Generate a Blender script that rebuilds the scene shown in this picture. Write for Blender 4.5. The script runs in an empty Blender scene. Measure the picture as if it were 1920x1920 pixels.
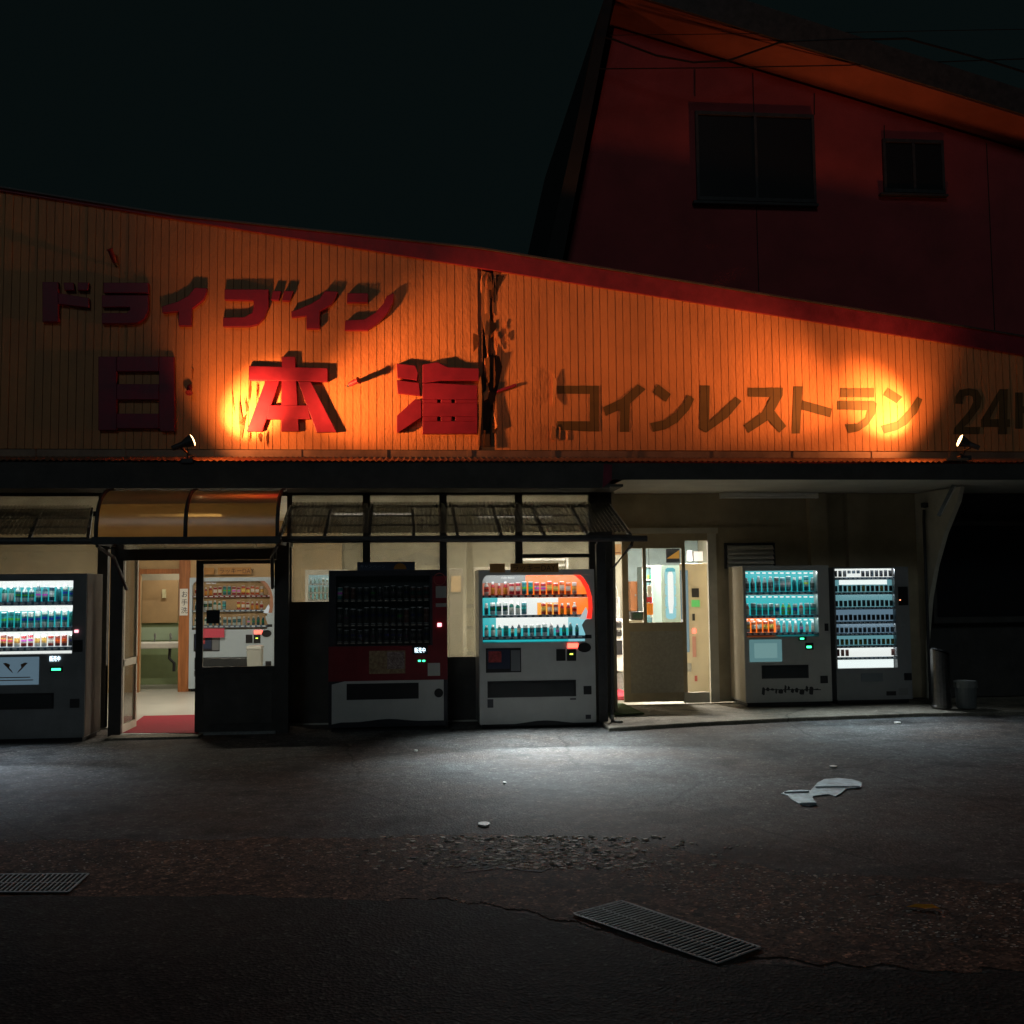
import bpy, math, random
from math import sin, cos, pi, radians
from mathutils import Vector, Matrix
random.seed(7)
S = bpy.context.scene
COL = S.collection

# ---------------------------------------------------------------- camera
YAW, PITCH, ROLL, CH, F, D = .0975, .0738, -.01, 1.596, 2006.5, 13.325
_f = Vector((sin(YAW)*cos(PITCH), cos(YAW)*cos(PITCH), sin(PITCH)))
_r0 = Vector((cos(YAW), -sin(YAW), 0)); _u0 = _r0.cross(_f)
_r = _r0*cos(ROLL)+_u0*sin(ROLL); _u = -_r0*sin(ROLL)+_u0*cos(ROLL)
CAM = Vector((0, -D, CH))
cd = bpy.data.cameras.new('camera'); cam = bpy.data.objects.new('camera', cd); COL.objects.link(cam)
m = Matrix((_r, _u, -_f)).transposed().to_4x4(); m.translation = CAM; cam.matrix_world = m
cd.sensor_width = 36; cd.lens = 36*F/1920; cd.clip_end = 500
S.camera = cam

# ---------------------------------------------------------------- night sky, faint front fill, exposure
w = bpy.data.worlds.new('World'); S.world = w; w.use_nodes = True
bg = w.node_tree.nodes['Background']
bg.inputs['Color'].default_value = (.50, .98, 1, 1); bg.inputs['Strength'].default_value = .0040
sd = bpy.data.lights.new('moonlight', 'SUN'); sd.energy = .085; sd.angle = radians(12); sd.color = (.8, .95, 1)  # added fill from the camera side, lifts the dim machine fronts
so = bpy.data.objects.new('moonlight', sd); COL.objects.link(so); so.rotation_euler = (radians(62), 0, radians(-12))
S.view_settings.view_transform = 'Standard'; S.view_settings.look = 'None'
S.view_settings.exposure = 0; S.view_settings.gamma = 1
S.cycles.use_denoising = True
S.cycles.max_bounces = 10; S.cycles.transparent_max_bounces = 24
S.cycles.sample_clamp_indirect = 4

# ---------------------------------------------------------------- pixel -> place helpers
def ray(px, py): return _f + _r*((px-960)/F) - _u*((py-960)/F)
def W(px, py, Y):                       # point on the vertical plane y = Y
    d = ray(px, py); return CAM + d*((Y-CAM.y)/d.y)
def G(px, py, z=0.):                    # point on the level z
    d = ray(px, py); return CAM + d*((z-CAM.z)/d.z)
def X_(px, Y, py=1150): return W(px, py, Y).x
def Z_(py, Y, px=960): return W(px, py, Y).z
def R_(x0, y0, x1, y1, Y):              # picture box -> x0,x1,z0,z1 on the plane y = Y
    xm, ym = (x0+x1)/2, (y0+y1)/2
    return W(x0, ym, Y).x, W(x1, ym, Y).x, W(xm, y1, Y).z, W(xm, y0, Y).z

# ---------------------------------------------------------------- materials
def mat(name, col, rough=.6, metal=0., var=.0, vs=6., bump=0., bs=60., col2=None, stretch=None, spec=.5, coat=0.):
    M = bpy.data.materials.new(name); M.use_nodes = True
    n = M.node_tree.nodes; l = M.node_tree.links; b = n['Principled BSDF']
    b.inputs['Base Color'].default_value = (*col, 1); b.inputs['Roughness'].default_value = rough
    b.inputs['Metallic'].default_value = metal; b.inputs['Specular IOR Level'].default_value = spec
    b.inputs['Coat Weight'].default_value = coat
    if var or bump or col2:
        tc = n.new('ShaderNodeTexCoord'); mp = n.new('ShaderNodeMapping'); l.new(tc.outputs['Object'], mp.inputs[0])
        if stretch: mp.inputs['Scale'].default_value = stretch
    if var or col2:
        nz = n.new('ShaderNodeTexNoise'); nz.inputs['Scale'].default_value = vs; nz.inputs['Detail'].default_value = 7
        nz.inputs['Roughness'].default_value = .65
        l.new(mp.outputs[0], nz.inputs[0]); rp = n.new('ShaderNodeValToRGB')
        rp.color_ramp.elements[0].position = .32; rp.color_ramp.elements[1].position = .68
        c2 = col2 if col2 else tuple(max(0, c*(1-var)) for c in col)
        rp.color_ramp.elements[0].color = (*c2, 1); rp.color_ramp.elements[1].color = (*[min(1, c*(1+var*.3)) for c in col], 1)
        l.new(nz.outputs[0], rp.inputs[0]); l.new(rp.outputs[0], b.inputs['Base Color'])
        rr = n.new('ShaderNodeMapRange'); rr.inputs['To Min'].default_value = max(.03, rough-.12); rr.inputs['To Max'].default_value = min(1, rough+.12)
        l.new(nz.outputs[0], rr.inputs[0]); l.new(rr.outputs[0], b.inputs['Roughness'])
    if bump:
        n2 = n.new('ShaderNodeTexNoise'); n2.inputs['Scale'].default_value = bs; n2.inputs['Detail'].default_value = 5
        l.new(mp.outputs[0], n2.inputs[0]); bp = n.new('ShaderNodeBump'); bp.inputs['Strength'].default_value = bump; bp.inputs['Distance'].default_value = .01
        l.new(n2.outputs[0], bp.inputs['Height']); l.new(bp.outputs[0], b.inputs['Normal'])
    return M
def emis(name, col, st=1., base=(.02, .02, .02)):
    M = bpy.data.materials.new(name); M.use_nodes = True; b = M.node_tree.nodes['Principled BSDF']
    b.inputs['Base Color'].default_value = (*base, 1); b.inputs['Emission Color'].default_value = (*col, 1); b.inputs['Emission Strength'].default_value = st
    b.inputs['Roughness'].default_value = .5
    return M
def clear(name, tint=(1, 1, 1), gloss=.06, rough=.03, haze=0., hazecol=(.6, .6, .55), ribs=0):
    M = bpy.data.materials.new(name); M.use_nodes = True; n = M.node_tree.nodes; l = M.node_tree.links; n.clear()
    o = n.new('ShaderNodeOutputMaterial'); t = n.new('ShaderNodeBsdfTransparent'); t.inputs[0].default_value = (*tint, 1)
    g = n.new('ShaderNodeBsdfGlossy'); g.inputs['Roughness'].default_value = rough
    lw = n.new('ShaderNodeLayerWeight'); lw.inputs[0].default_value = .25
    mr = n.new('ShaderNodeMapRange'); mr.inputs['To Min'].default_value = gloss; mr.inputs['To Max'].default_value = .7
    l.new(lw.outputs['Fresnel'], mr.inputs[0])
    mx = n.new('ShaderNodeMixShader'); l.new(mr.outputs[0], mx.inputs[0])
    if haze:
        d = n.new('ShaderNodeBsdfDiffuse'); d.inputs[0].default_value = (*hazecol, 1)
        tr = n.new('ShaderNodeBsdfTranslucent'); tr.inputs[0].default_value = (*hazecol, 1)
        a = n.new('ShaderNodeMixShader'); a.inputs[0].default_value = .65; l.new(d.outputs[0], a.inputs[1]); l.new(tr.outputs[0], a.inputs[2])
        tc = n.new('ShaderNodeTexCoord'); nz = n.new('ShaderNodeTexNoise'); nz.inputs['Scale'].default_value = 3; nz.inputs['Detail'].default_value = 6
        l.new(tc.outputs['Object'], nz.inputs[0]); hr = n.new('ShaderNodeMapRange')
        hr.inputs['From Min'].default_value = .3; hr.inputs['From Max'].default_value = .7
        hr.inputs['To Min'].default_value = haze*.8; hr.inputs['To Max'].default_value = min(1, haze*1.2); l.new(nz.outputs[0], hr.inputs[0])
        hs = hr.outputs[0]
        if ribs:
            sx = n.new('ShaderNodeSeparateXYZ'); l.new(tc.outputs['Object'], sx.inputs[0]); w1 = n.new('ShaderNodeMath'); w1.operation = 'MULTIPLY'; w1.inputs[1].default_value = 2*pi/ribs; l.new(sx.outputs[0], w1.inputs[0])
            w2 = n.new('ShaderNodeMath'); w2.operation = 'SINE'; l.new(w1.outputs[0], w2.inputs[0]); w3 = n.new('ShaderNodeMapRange'); w3.inputs['From Min'].default_value = -.5; w3.inputs['From Max'].default_value = .5; w3.inputs['To Min'].default_value = .25; w3.inputs['To Max'].default_value = 1.5; l.new(w2.outputs[0], w3.inputs[0])
            w4 = n.new('ShaderNodeMath'); w4.operation = 'MULTIPLY'; w4.use_clamp = True; l.new(hs, w4.inputs[0]); l.new(w3.outputs[0], w4.inputs[1]); hs = w4.outputs[0]
        b = n.new('ShaderNodeMixShader'); l.new(hs, b.inputs[0]); l.new(t.outputs[0], b.inputs[1]); l.new(a.outputs[0], b.inputs[2])
        l.new(b.outputs[0], mx.inputs[1])
    else: l.new(t.outputs[0], mx.inputs[1])
    l.new(g.outputs[0], mx.inputs[2]); l.new(mx.outputs[0], o.inputs[0])
    return M
M = {}
M['bronze'] = mat('bronze_aluminium', (.06, .056, .052), .45, .3, var=.3, vs=9)
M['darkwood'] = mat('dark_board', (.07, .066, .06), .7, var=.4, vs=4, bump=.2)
M['steel_dark'] = mat('dark_painted_steel', (.06, .06, .062), .5, .2, var=.4, vs=12)
M['steel'] = mat('brushed_steel', (.26, .25, .24), .32, 1, var=.25, vs=20)
M['galv'] = mat('galvanised_steel', (.38, .4, .4), .45, 1, var=.3, vs=30)
M['beige'] = mat('beige_plaster', (.44, .41, .31), .85, var=.22, vs=2.5, bump=.15)
M['olive'] = mat('olive_plaster', (.46, .38, .25), .85, var=.3, vs=2.0, bump=.2, col2=(.34, .28, .18))
M['cream'] = mat('cream_paint', (.62, .58, .47), .6, var=.2, vs=3)
M['whitew'] = mat('white_paint', (.84, .82, .76), .5, var=.12, vs=5)
M['black'] = mat('black_plastic', (.012, .012, .014), .4)
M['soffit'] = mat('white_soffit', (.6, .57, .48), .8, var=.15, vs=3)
M['redtrim'] = mat('red_painted_trim', (.20, .016, .04), .55, var=.35, vs=5, bump=.15)
M['rubber'] = mat('rubber', (.02, .02, .02), .8)
M['interior_floor'] = mat('pale_lino_floor', (.46, .45, .40), .35, var=.15, vs=2.5)
M['orangewood'] = mat('stained_wood', (.42, .15, .045), .5, var=.45, vs=3, stretch=(8, 8, .6), bump=.1)
M['tan'] = mat('tan_board', (.50, .33, .16), .7, var=.15, vs=3)
M['greentile'] = mat('green_tile', (.30, .38, .20), .35, var=.15, vs=5)
M['glass'] = clear('window_glass')
M['dirtyglass'] = clear('hazy_glass', haze=.42, gloss=.04, hazecol=(.42, .39, .28))
M['letter'] = mat('red_letter_enamel', (.23, .010, .045), .5, var=.3, vs=4)
M['white_body'] = mat('white_machine_enamel', (.60, .60, .57), .42, var=.1, vs=4, coat=.2)

# ---------------------------------------------------------------- mesh helpers
class MB:
    def __init__(s): s.v = []; s.f = []; s.mi = []; s.k = 0; s.sm = False
    def add(s, vs, fs):
        b = len(s.v); s.v += [tuple(p) for p in vs]; s.f += [tuple(b+i for i in q) for q in fs]; s.mi += [s.k]*len(fs); return s
    def box(s, x0, x1, y0, y1, z0, z1):
        if x0 > x1: x0, x1 = x1, x0
        if y0 > y1: y0, y1 = y1, y0
        if z0 > z1: z0, z1 = z1, z0
        return s.add([(x0,y0,z0),(x1,y0,z0),(x1,y1,z0),(x0,y1,z0),(x0,y0,z1),(x1,y0,z1),(x1,y1,z1),(x0,y1,z1)],
                     [(0,3,2,1),(4,5,6,7),(0,1,5,4),(1,2,6,5),(2,3,7,6),(3,0,4,7)])
    def prism(s, pts, y0, y1):          # pts (x,z) outline, extruded along y
        a = sum(pts[i][0]*pts[(i+1) % len(pts)][1]-pts[(i+1) % len(pts)][0]*pts[i][1] for i in range(len(pts)))
        if a < 0: pts = pts[::-1]
        n = len(pts); v = [(x, y0, z) for x, z in pts]+[(x, y1, z) for x, z in pts]
        return s.add(v, [tuple(range(n)), tuple(range(2*n-1, n-1, -1))]+[(i, i+n, (i+1) % n+n, (i+1) % n) for i in range(n)])
    def slab(s, pts, z0, z1):           # pts (x,y) outline, extruded up
        a = sum(pts[i][0]*pts[(i+1) % len(pts)][1]-pts[(i+1) % len(pts)][0]*pts[i][1] for i in range(len(pts)))
        if a < 0: pts = pts[::-1]
        n = len(pts); v = [(x, y, z0) for x, y in pts]+[(x, y, z1) for x, y in pts]
        return s.add(v, [tuple(range(n-1, -1, -1)), tuple(range(n, 2*n))]+[(i, (i+1) % n, (i+1) % n+n, i+n) for i in range(n)])
    def tube(s, pts, r, seg=8, caps=True):
        pts = [Vector(p) for p in pts]; b = len(s.v); n = len(pts)
        rr = r if isinstance(r, (list, tuple)) else [r]*n
        for i, p in enumerate(pts):
            t = (pts[min(i+1, n-1)]-pts[max(i-1, 0)]).normalized()
            a = Vector((0, 0, 1)) if abs(t.z) < .9 else Vector((1, 0, 0))
            u = t.cross(a).normalized(); v = u.cross(t)
            for k in range(seg):
                an = 2*pi*k/seg; s.v.append(tuple(p+(u*cos(an)+v*sin(an))*rr[i]))
        for i in range(n-1):
            for k in range(seg):
                a0 = b+i*seg+k; a1 = b+i*seg+(k+1) % seg; s.f.append((a0, a0+seg, a1+seg, a1)); s.mi.append(s.k)
        if caps: s.f.append(tuple(range(b, b+seg))); s.f.append(tuple(range(b+(n-1)*seg+seg-1, b+(n-1)*seg-1, -1))); s.mi += [s.k]*2
        return s
    def bar(s, p0, p1, w=.03, h=.03):   # square section bar
        p0 = Vector(p0); p1 = Vector(p1); t = (p1-p0).normalized()
        a = Vector((0, 0, 1)) if abs(t.z) < .95 else Vector((0, 1, 0))
        u = t.cross(a).normalized()*w/2; v = u.cross(t).normalized()*h/2
        vs = [p0-u-v, p0+u-v, p0+u+v, p0-u+v, p1-u-v, p1+u-v, p1+u+v, p1-u+v]
        return s.add(vs, [(0,1,2,3),(7,6,5,4),(0,4,5,1),(1,5,6,2),(2,6,7,3),(3,7,4,0)])
    def lathe(s, prof, seg=12, c=(0, 0, 0), ks=None):
        b = len(s.v)
        for r, z in prof:
            for k in range(seg): s.v.append((c[0]+r*cos(2*pi*k/seg), c[1]+r*sin(2*pi*k/seg), c[2]+z))
        for i in range(len(prof)-1):
            for k in range(seg):
                s.f.append((b+i*seg+k, b+i*seg+(k+1) % seg, b+(i+1)*seg+(k+1) % seg, b+(i+1)*seg+k)); s.mi.append(ks[i] if ks else s.k)
        s.f.append(tuple(b+seg-1-k for k in range(seg))); s.mi.append(ks[0] if ks else s.k)
        s.f.append(tuple(b+(len(prof)-1)*seg+k for k in range(seg))); s.mi.append(ks[-1] if ks else s.k)
        return s
    def mesh(s, name, mats, smooth=False):
        me = bpy.data.meshes.new(name); me.from_pydata(s.v, [], s.f)
        for q in (mats if isinstance(mats, (list, tuple)) else [mats]): me.materials.append(q)
        me.polygons.foreach_set('material_index', s.mi); me.validate(); me.update()
        if smooth: me.polygons.foreach_set('use_smooth', [True]*len(me.polygons))
        return me
    def build(s, name, mats, parent=None, smooth=False, bevel=0):
        o = bpy.data.objects.new(name, s.mesh(name, mats, smooth)); COL.objects.link(o)
        if parent: o.parent = parent
        if bevel:
            b = o.modifiers.new('b', 'BEVEL'); b.width = bevel; b.segments = 2; b.limit_method = 'ANGLE'
        return o
def tag(o, label=None, cat=None, group=None, kind=None):
    if label: o['label'] = label
    if cat: o['category'] = cat
    if group: o['group'] = group
    if kind: o['kind'] = kind
    return o
def thing(name, label, cat, loc=(0, 0, 0), rz=0, group=None):
    o = bpy.data.objects.new(name, None); COL.objects.link(o); o.location = loc; o.rotation_euler = (0, 0, rz); o.empty_display_size = .1
    return tag(o, label, cat, group)
def text(name, body, size, loc, m, parent, rot=(pi/2, 0, 0), ext=.001, align='LEFT', sx=1):
    c = bpy.data.curves.new(name, 'FONT'); c.body = body; c.size = size; c.extrude = ext; c.align_x = align; c.materials.append(m)
    c.resolution_u = 3
    tmp = bpy.data.objects.new('tmp', c); me = bpy.data.meshes.new_from_object(tmp); bpy.data.objects.remove(tmp)
    o = bpy.data.objects.new(name, me); COL.objects.link(o); o.parent = parent; o.location = loc; o.rotation_euler = rot; o.scale = (sx, 1, 1)
    return o
def lamp(kind, name, loc, target, energy, col, parent=None, **k):
    L = bpy.data.lights.new(name, kind); L.energy = energy; L.color = col
    for a, b in k.items(): setattr(L, a, b)
    o = bpy.data.objects.new(name, L); COL.objects.link(o); o.location = loc
    d = Vector(target)-Vector(loc); o.rotation_euler = d.to_track_quat('-Z', 'Y').to_euler()
    if parent: o.parent = parent; o.matrix_parent_inverse = Matrix.Translation(-parent.location)
    return o
def arealamp(name, loc, d, energy, col, sx, sy, parent=None, spread=180):
    L = bpy.data.lights.new(name, 'AREA'); L.energy = energy; L.color = col; L.shape = 'RECTANGLE'; L.size = sx; L.size_y = sy; L.spread = radians(spread)
    o = bpy.data.objects.new(name, L); COL.objects.link(o); o.location = loc
    # long side stays along world x
    z = -Vector(d).normalized(); x = Vector((1, 0, 0)); x = (x-z*x.dot(z)).normalized(); y = z.cross(x)
    o.rotation_euler = Matrix((x, y, z)).transposed().to_euler()
    if parent: o.parent = parent
    return o

# ================================================================ GROUND
def asphalt(name, c1, c2, stone=.25, rough=.8, vsc=60):
    A = bpy.data.materials.new(name); A.use_nodes = True; n = A.node_tree.nodes; l = A.node_tree.links; b = n['Principled BSDF']
    tc = n.new('ShaderNodeTexCoord')
    def noise(sc, det=6, ro=.6):
        q = n.new('ShaderNodeTexNoise'); q.inputs['Scale'].default_value = sc; q.inputs['Detail'].default_value = det; q.inputs['Roughness'].default_value = ro; l.new(tc.outputs['Object'], q.inputs[0]); return q
    big = noise(.55, 5); fine = noise(60, 3); mid = noise(6, 6, .7)
    rp = n.new('ShaderNodeValToRGB'); rp.color_ramp.elements[0].position = .35; rp.color_ramp.elements[1].position = .65
    rp.color_ramp.elements[0].color = (*c1, 1); rp.color_ramp.elements[1].color = (*c2, 1); l.new(big.outputs[0], rp.inputs[0])
    vo = n.new('ShaderNodeTexVoronoi'); vo.inputs['Scale'].default_value = vsc; l.new(tc.outputs['Object'], vo.inputs[0])
    mr = n.new('ShaderNodeValToRGB'); e = mr.color_ramp.elements; e[0].color = (1-stone, 1-stone, 1-stone, 1); e[1].position = 1; e[1].color = (1+stone*9, 1+stone*8.4, 1+stone*7.6, 1)
    for ps, vv in ((.55, 1.), (.8, 1+stone*1.2)): q = e.new(ps); q.color = (vv, vv, vv, 1)
    l.new(vo.outputs['Color'], mr.inputs[0])
    ck = n.new('ShaderNodeTexVoronoi'); ck.feature = 'DISTANCE_TO_EDGE'; ck.inputs['Scale'].default_value = .42
    wv = n.new('ShaderNodeMixRGB'); wv.inputs[0].default_value = .16; l.new(tc.outputs['Object'], wv.inputs[1]); l.new(noise(2.2, 6, .7).outputs['Color'], wv.inputs[2]); l.new(wv.outputs[0], ck.inputs[0])
    cr_ = n.new('ShaderNodeMapRange'); cr_.inputs['From Min'].default_value = .002; cr_.inputs['From Max'].default_value = .007; cr_.inputs['To Min'].default_value = .6; l.new(ck.outputs[0], cr_.inputs[0])
    stn = n.new('ShaderNodeMapRange'); stn.inputs['From Min'].default_value = .34; stn.inputs['From Max'].default_value = .44; stn.inputs['To Min'].default_value = .55; l.new(noise(1.3, 4, .55).outputs[0], stn.inputs[0])
    cm = n.new('ShaderNodeMath'); cm.operation = 'MULTIPLY'; l.new(cr_.outputs[0], cm.inputs[0]); l.new(stn.outputs[0], cm.inputs[1])
    m2 = n.new('ShaderNodeMapRange'); m2.inputs['From Min'].default_value = .3; m2.inputs['From Max'].default_value = .7; m2.inputs['To Min'].default_value = .72; m2.inputs['To Max'].default_value = 1.25; l.new(mid.outputs[0], m2.inputs[0])
    mu = n.new('ShaderNodeMath'); mu.operation = 'MULTIPLY'; l.new(cm.outputs[0], mu.inputs[0]); l.new(m2.outputs[0], mu.inputs[1])
    vb = n.new('ShaderNodeTexVoronoi'); vb.inputs['Scale'].default_value = 19; l.new(tc.outputs['Object'], vb.inputs[0]); vr = n.new('ShaderNodeMapRange'); vr.inputs['To Min'].default_value = 1-stone*1.1; vr.inputs['To Max'].default_value = 1+stone*1.3; l.new(vb.outputs['Color'], vr.inputs[0])
    mq = n.new('ShaderNodeMath'); mq.operation = 'MULTIPLY'; l.new(mu.outputs[0], mq.inputs[0]); l.new(vr.outputs[0], mq.inputs[1]); mu = mq
    v0 = n.new('ShaderNodeVectorMath'); v0.operation = 'MULTIPLY'; l.new(rp.outputs[0], v0.inputs[0]); l.new(mr.outputs[0], v0.inputs[1])
    vm = n.new('ShaderNodeVectorMath'); vm.operation = 'SCALE'; l.new(v0.outputs[0], vm.inputs[0]); l.new(mu.outputs[0], vm.inputs['Scale'])
    l.new(vm.outputs[0], b.inputs['Base Color']); b.inputs['Roughness'].default_value = rough; b.inputs['Specular IOR Level'].default_value = .12
    ad = n.new('ShaderNodeMath'); ad.operation = 'ADD'; l.new(fine.outputs[0], ad.inputs[0]); l.new(vo.outputs['Distance'], ad.inputs[1])
    ad2 = n.new('ShaderNodeMath'); ad2.operation = 'ADD'; l.new(ad.outputs[0], ad2.inputs[0]); l.new(mid.outputs[0], ad2.inputs[1])
    bp = n.new('ShaderNodeBump'); bp.inputs['Strength'].default_value = .5; bp.inputs['Distance'].default_value = .008; l.new(ad2.outputs[0], bp.inputs['Height']); l.new(bp.outputs[0], b.inputs['Normal'])
    return A
M['asphalt'] = asphalt('old_asphalt', (.085, .062, .05), (.12, .128, .13), .26)
M['asphalt_dark'] = asphalt('new_asphalt', (.016, .021, .021), (.028, .031, .029), .3)
M['asphalt_brown'] = asphalt('worn_asphalt', (.07, .042, .03), (.12, .072, .05), .62)
M['concrete'] = asphalt('concrete', (.22, .20, .16), (.30, .27, .22), .1)
o = MB().add([(-60, -60, 0), (60, -60, 0), (60, 60, 0), (-60, 60, 0)], [(0, 1, 2, 3)]).build('ground', M['asphalt']); tag(o, kind='structure')

def wob(pts, n=8, a=.03):               # ragged outline through points
    out = []
    for i in range(len(pts)):
        p, q = Vector(pts[i][:2]), Vector(pts[(i+1) % len(pts)][:2])
        for k in range(n): t = k/n; u = p.x+(q.x-p.x)*t; j = a*(.5*sin(u*5.1)+.3*sin(u*13+1)+.35*sin(u*31+2)+random.uniform(-.25, .25)) if k else 0; out.append((u, p.y+(q.y-p.y)*t+j))
    return out
def sheet(pix, name, m_, z, a=.03, n=8):
    o = MB().slab(wob([G(x, y) for x, y in pix], n, a), z-.003, z).build(name, m_); return tag(o, kind='structure')
sheet([(-300, 1580), (500, 1574), (900, 1566), (1200, 1580), (1500, 1640), (2150, 1665), (2300, 1840), (1400, 1800), (1080, 1726), (850, 1690), (500, 1684), (-400, 1684)], 'worn_road_strip', M['asphalt_brown'], .004, .07, 60)
sheet([(-900, 1686), (400, 1682), (850, 1692), (1080, 1738), (1330, 1812), (2600, 1845), (3400, 2500), (-1800, 2500)], 'road', M['asphalt_dark'], .008, .035, 30)
# concrete strip in front of the right bay
sl = [G(1142, 1372), G(1300, 1362), G(1500, 1352), G(1720, 1344), G(2200, 1336)]
o = MB().slab([(p.x, p.y) for p in sl]+[(12, 1.15), (2.5, 1.15), (2.3, -.2)], -.02, .045).build('concrete_slab', M['concrete'], bevel=.015); tag(o, kind='structure')
# crack along the worn strip
cr = MB(); pts = [(870, 1638), (905, 1633), (950, 1627), (985, 1634), (1015, 1636), (1035, 1628)]
for i in range(len(pts)-1):
    a, b = G(*pts[i]), G(*pts[i+1]); t = .018 if 0 < i < 4 else .008
    cr.slab([(a.x, a.y-t), (b.x, b.y-t*1.1), (b.x, b.y+t*1.3), (a.x, a.y+t)], .0045, .0065+i*.0002)
tag(cr.build('road_crack', M['rubber']), kind='structure')

# loose gravel
gv = MB()
def pebble(x, y, r):
    n = random.choice((5, 6, 7)); a0 = random.random()*6.3; el = random.uniform(.6, 1); h = r*random.uniform(.08, .3)+.003; tx_, ty_ = random.uniform(-.15, .15), random.uniform(-.25, .08)
    P = [(r*cos(a0+6.283*k/n)*random.uniform(.75, 1.15), el*r*sin(a0+6.283*k/n)*random.uniform(.75, 1.15)) for k in range(n)]
    vs = [(x+a, y+b, .002) for a, b in P]+[(x+a*.82, y+b*.82, h+a*tx_+b*ty_) for a, b in P]
    gv.add(vs, [tuple(range(n, 2*n))]+[(k, (k+1) % n, n+(k+1) % n, n+k) for k in range(n)])
for i in range(3600):
    u = random.random()
    if u < .42: px, py = random.gauss(1000, 130), random.uniform(1568, 1632); r = .006+.022*random.random()**2
    elif u < .62: px, py = random.uniform(-60, 860), random.uniform(1575, 1640); r = random.uniform(.003, .011)
    else:
        px = random.uniform(1130, 1930); cy = 1600+(px-1130)*.09; py = cy+random.uniform(0, 110)*min(1, .3+(px-1130)/400); r = random.uniform(.003, .012)
    gv.k = random.choice((0, 1, 1, 2)) if u > .42 else random.choice((1, 1, 0, 1, 2)); p = G(px, py); pebble(p.x, p.y, r)
M['st1'] = mat('pale_stone', (.9, .8, .7), .8, var=.3, vs=20); M['st2'] = mat('brown_stone', (.5, .4, .32), .8); M['st3'] = mat('grey_stone', (.22, .23, .23), .8)
o = gv.build('gravel', [M['st2'], M['st1'], M['st3']]); tag(o, 'loose pale gravel on the crumbling edge of the road', 'gravel', kind='stuff')

# ================================================================ RESTAURANT BUILDING
B = thing('restaurant_building', 'single storey roadside restaurant with dark eaves, lit windows and recessed bay', 'building')
XL = -9.; XC = W(1150, 1150, 0).x; XR = 11.5; YR = 1.12; ZS = 2.80
zsb = Z_(844, 0)                       # foot of the sign boards
# interior floor, ceiling, walls
o = MB().box(XL, XC, .0, 7.5, -.02, .02).box(XC+.001, 5.2, YR+.05, 7.5, -.02, .022).build('interior_floor', M['interior_floor']); tag(o, kind='structure')
def part(mb, name, m_, parent=B, **k): return mb.build(name, m_, parent, **k)
part(MB().box(XL, XC, .12, 7.5, ZS, ZS+.08).box(XC, 5.2, YR+.12, 7.5, ZS+.002, ZS+.082), 'ceiling', M['soffit'])
part(MB().box(XL, 5.2, 7.5, 7.6, 0, 3).box(5.2, 5.3, YR+.1, 7.6, 0, 3).box(XL-.1, XL, .1, 7.6, 0, 3), 'interior_wall', M['beige'])
# partition seen through the porch, with washroom doorway
Yp = 4.7
wx0, wx1, _, wz1 = R_(262, 1076, 336, 1290, Yp)
part(MB().box(XL, wx0, Yp, Yp+.1, .02, ZS).box(wx1, X_(640, Yp), Yp, Yp+.1, .02, ZS).box(wx0, wx1, Yp+.001, Yp+.099, wz1, ZS), 'partition_wall', M['tan'])
part(MB().box(X_(640, Yp)+.002, 5.19, 5.6, 5.7, .02, ZS-.002), 'partition_wall', M['beige'])
part(MB().box(wx0-.14, wx0, Yp-.03, Yp, .02, wz1+.1).box(wx0, wx1, Yp-.03, Yp, wz1, wz1+.08), 'door_frame', M['orangewood'])
part(MB().box(wx1, wx1+.17, Yp-.06, Yp-.001, .02, ZS-.01), 'pillar', M['orangewood'])
part(MB().box(wx0-.3, wx0-.16, Yp-.12, Yp-.002, .3, 2.3), 'door_frame', M['cream'])
# washroom
part(MB().box(wx0-1, wx1+1.5, 6.2, 6.28, .02, 1.25), 'tiled_wall', M['greentile'])
part(MB().box(wx0-1, wx1+1.5, 6.2, 6.28, 1.252, ZS-.01), 'washroom_wall', M['beige'])
b4 = R_(266, 1088, 333, 1168, 6.1); part(MB().box(b4[0], b4[1], 6.12, 6.18, b4[2], b4[3]), 'cupboard_door', M['tan'])

# front wall (left of the bay): piers, sills, head; windows between
head_z = Z_(926, 0); tr0 = Z_(946, 0); tr1 = Z_(1013, 0); sill = Z_(1126, 0)
fw = MB()
xs_m = [W(x, 1000, 0).x for x in (545, 682, 692, 826, 836, 968, 978, 1106)]
Xp0, Xp1 = W(200, 1150, 0).x, W(540, 1150, 0).x         # porch opening
fw.box(XL, XC, -.001, .12, head_z, zsb+.05)                # head band up to the boards
for a in (0, 2, 4, 6): pass
for x0, x1 in ((Xp1, xs_m[0]), (xs_m[1], xs_m[2]), (xs_m[3], xs_m[4]), (xs_m[5], xs_m[6]), (xs_m[7], XC)):
    fw.box(x0, x1, 0, .11, .02, head_z)
zl = Z_(1232, 0)
fw.box(Xp1+.001, xs_m[2], .002, .10, .0, sill)
fw.box(xs_m[2], xs_m[6], .002, .10, 0, zl); fw.box(xs_m[6], XC-.003, .002, .10, 0, zl)
fw.box(XL, Xp0, .002, .1, 0, Z_(1248, 0, 200)); fw.box(Xp0-.1, Xp0, .003, .11, 0, tr1)
part(fw, 'front_wall', M['darkwood'])
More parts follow.
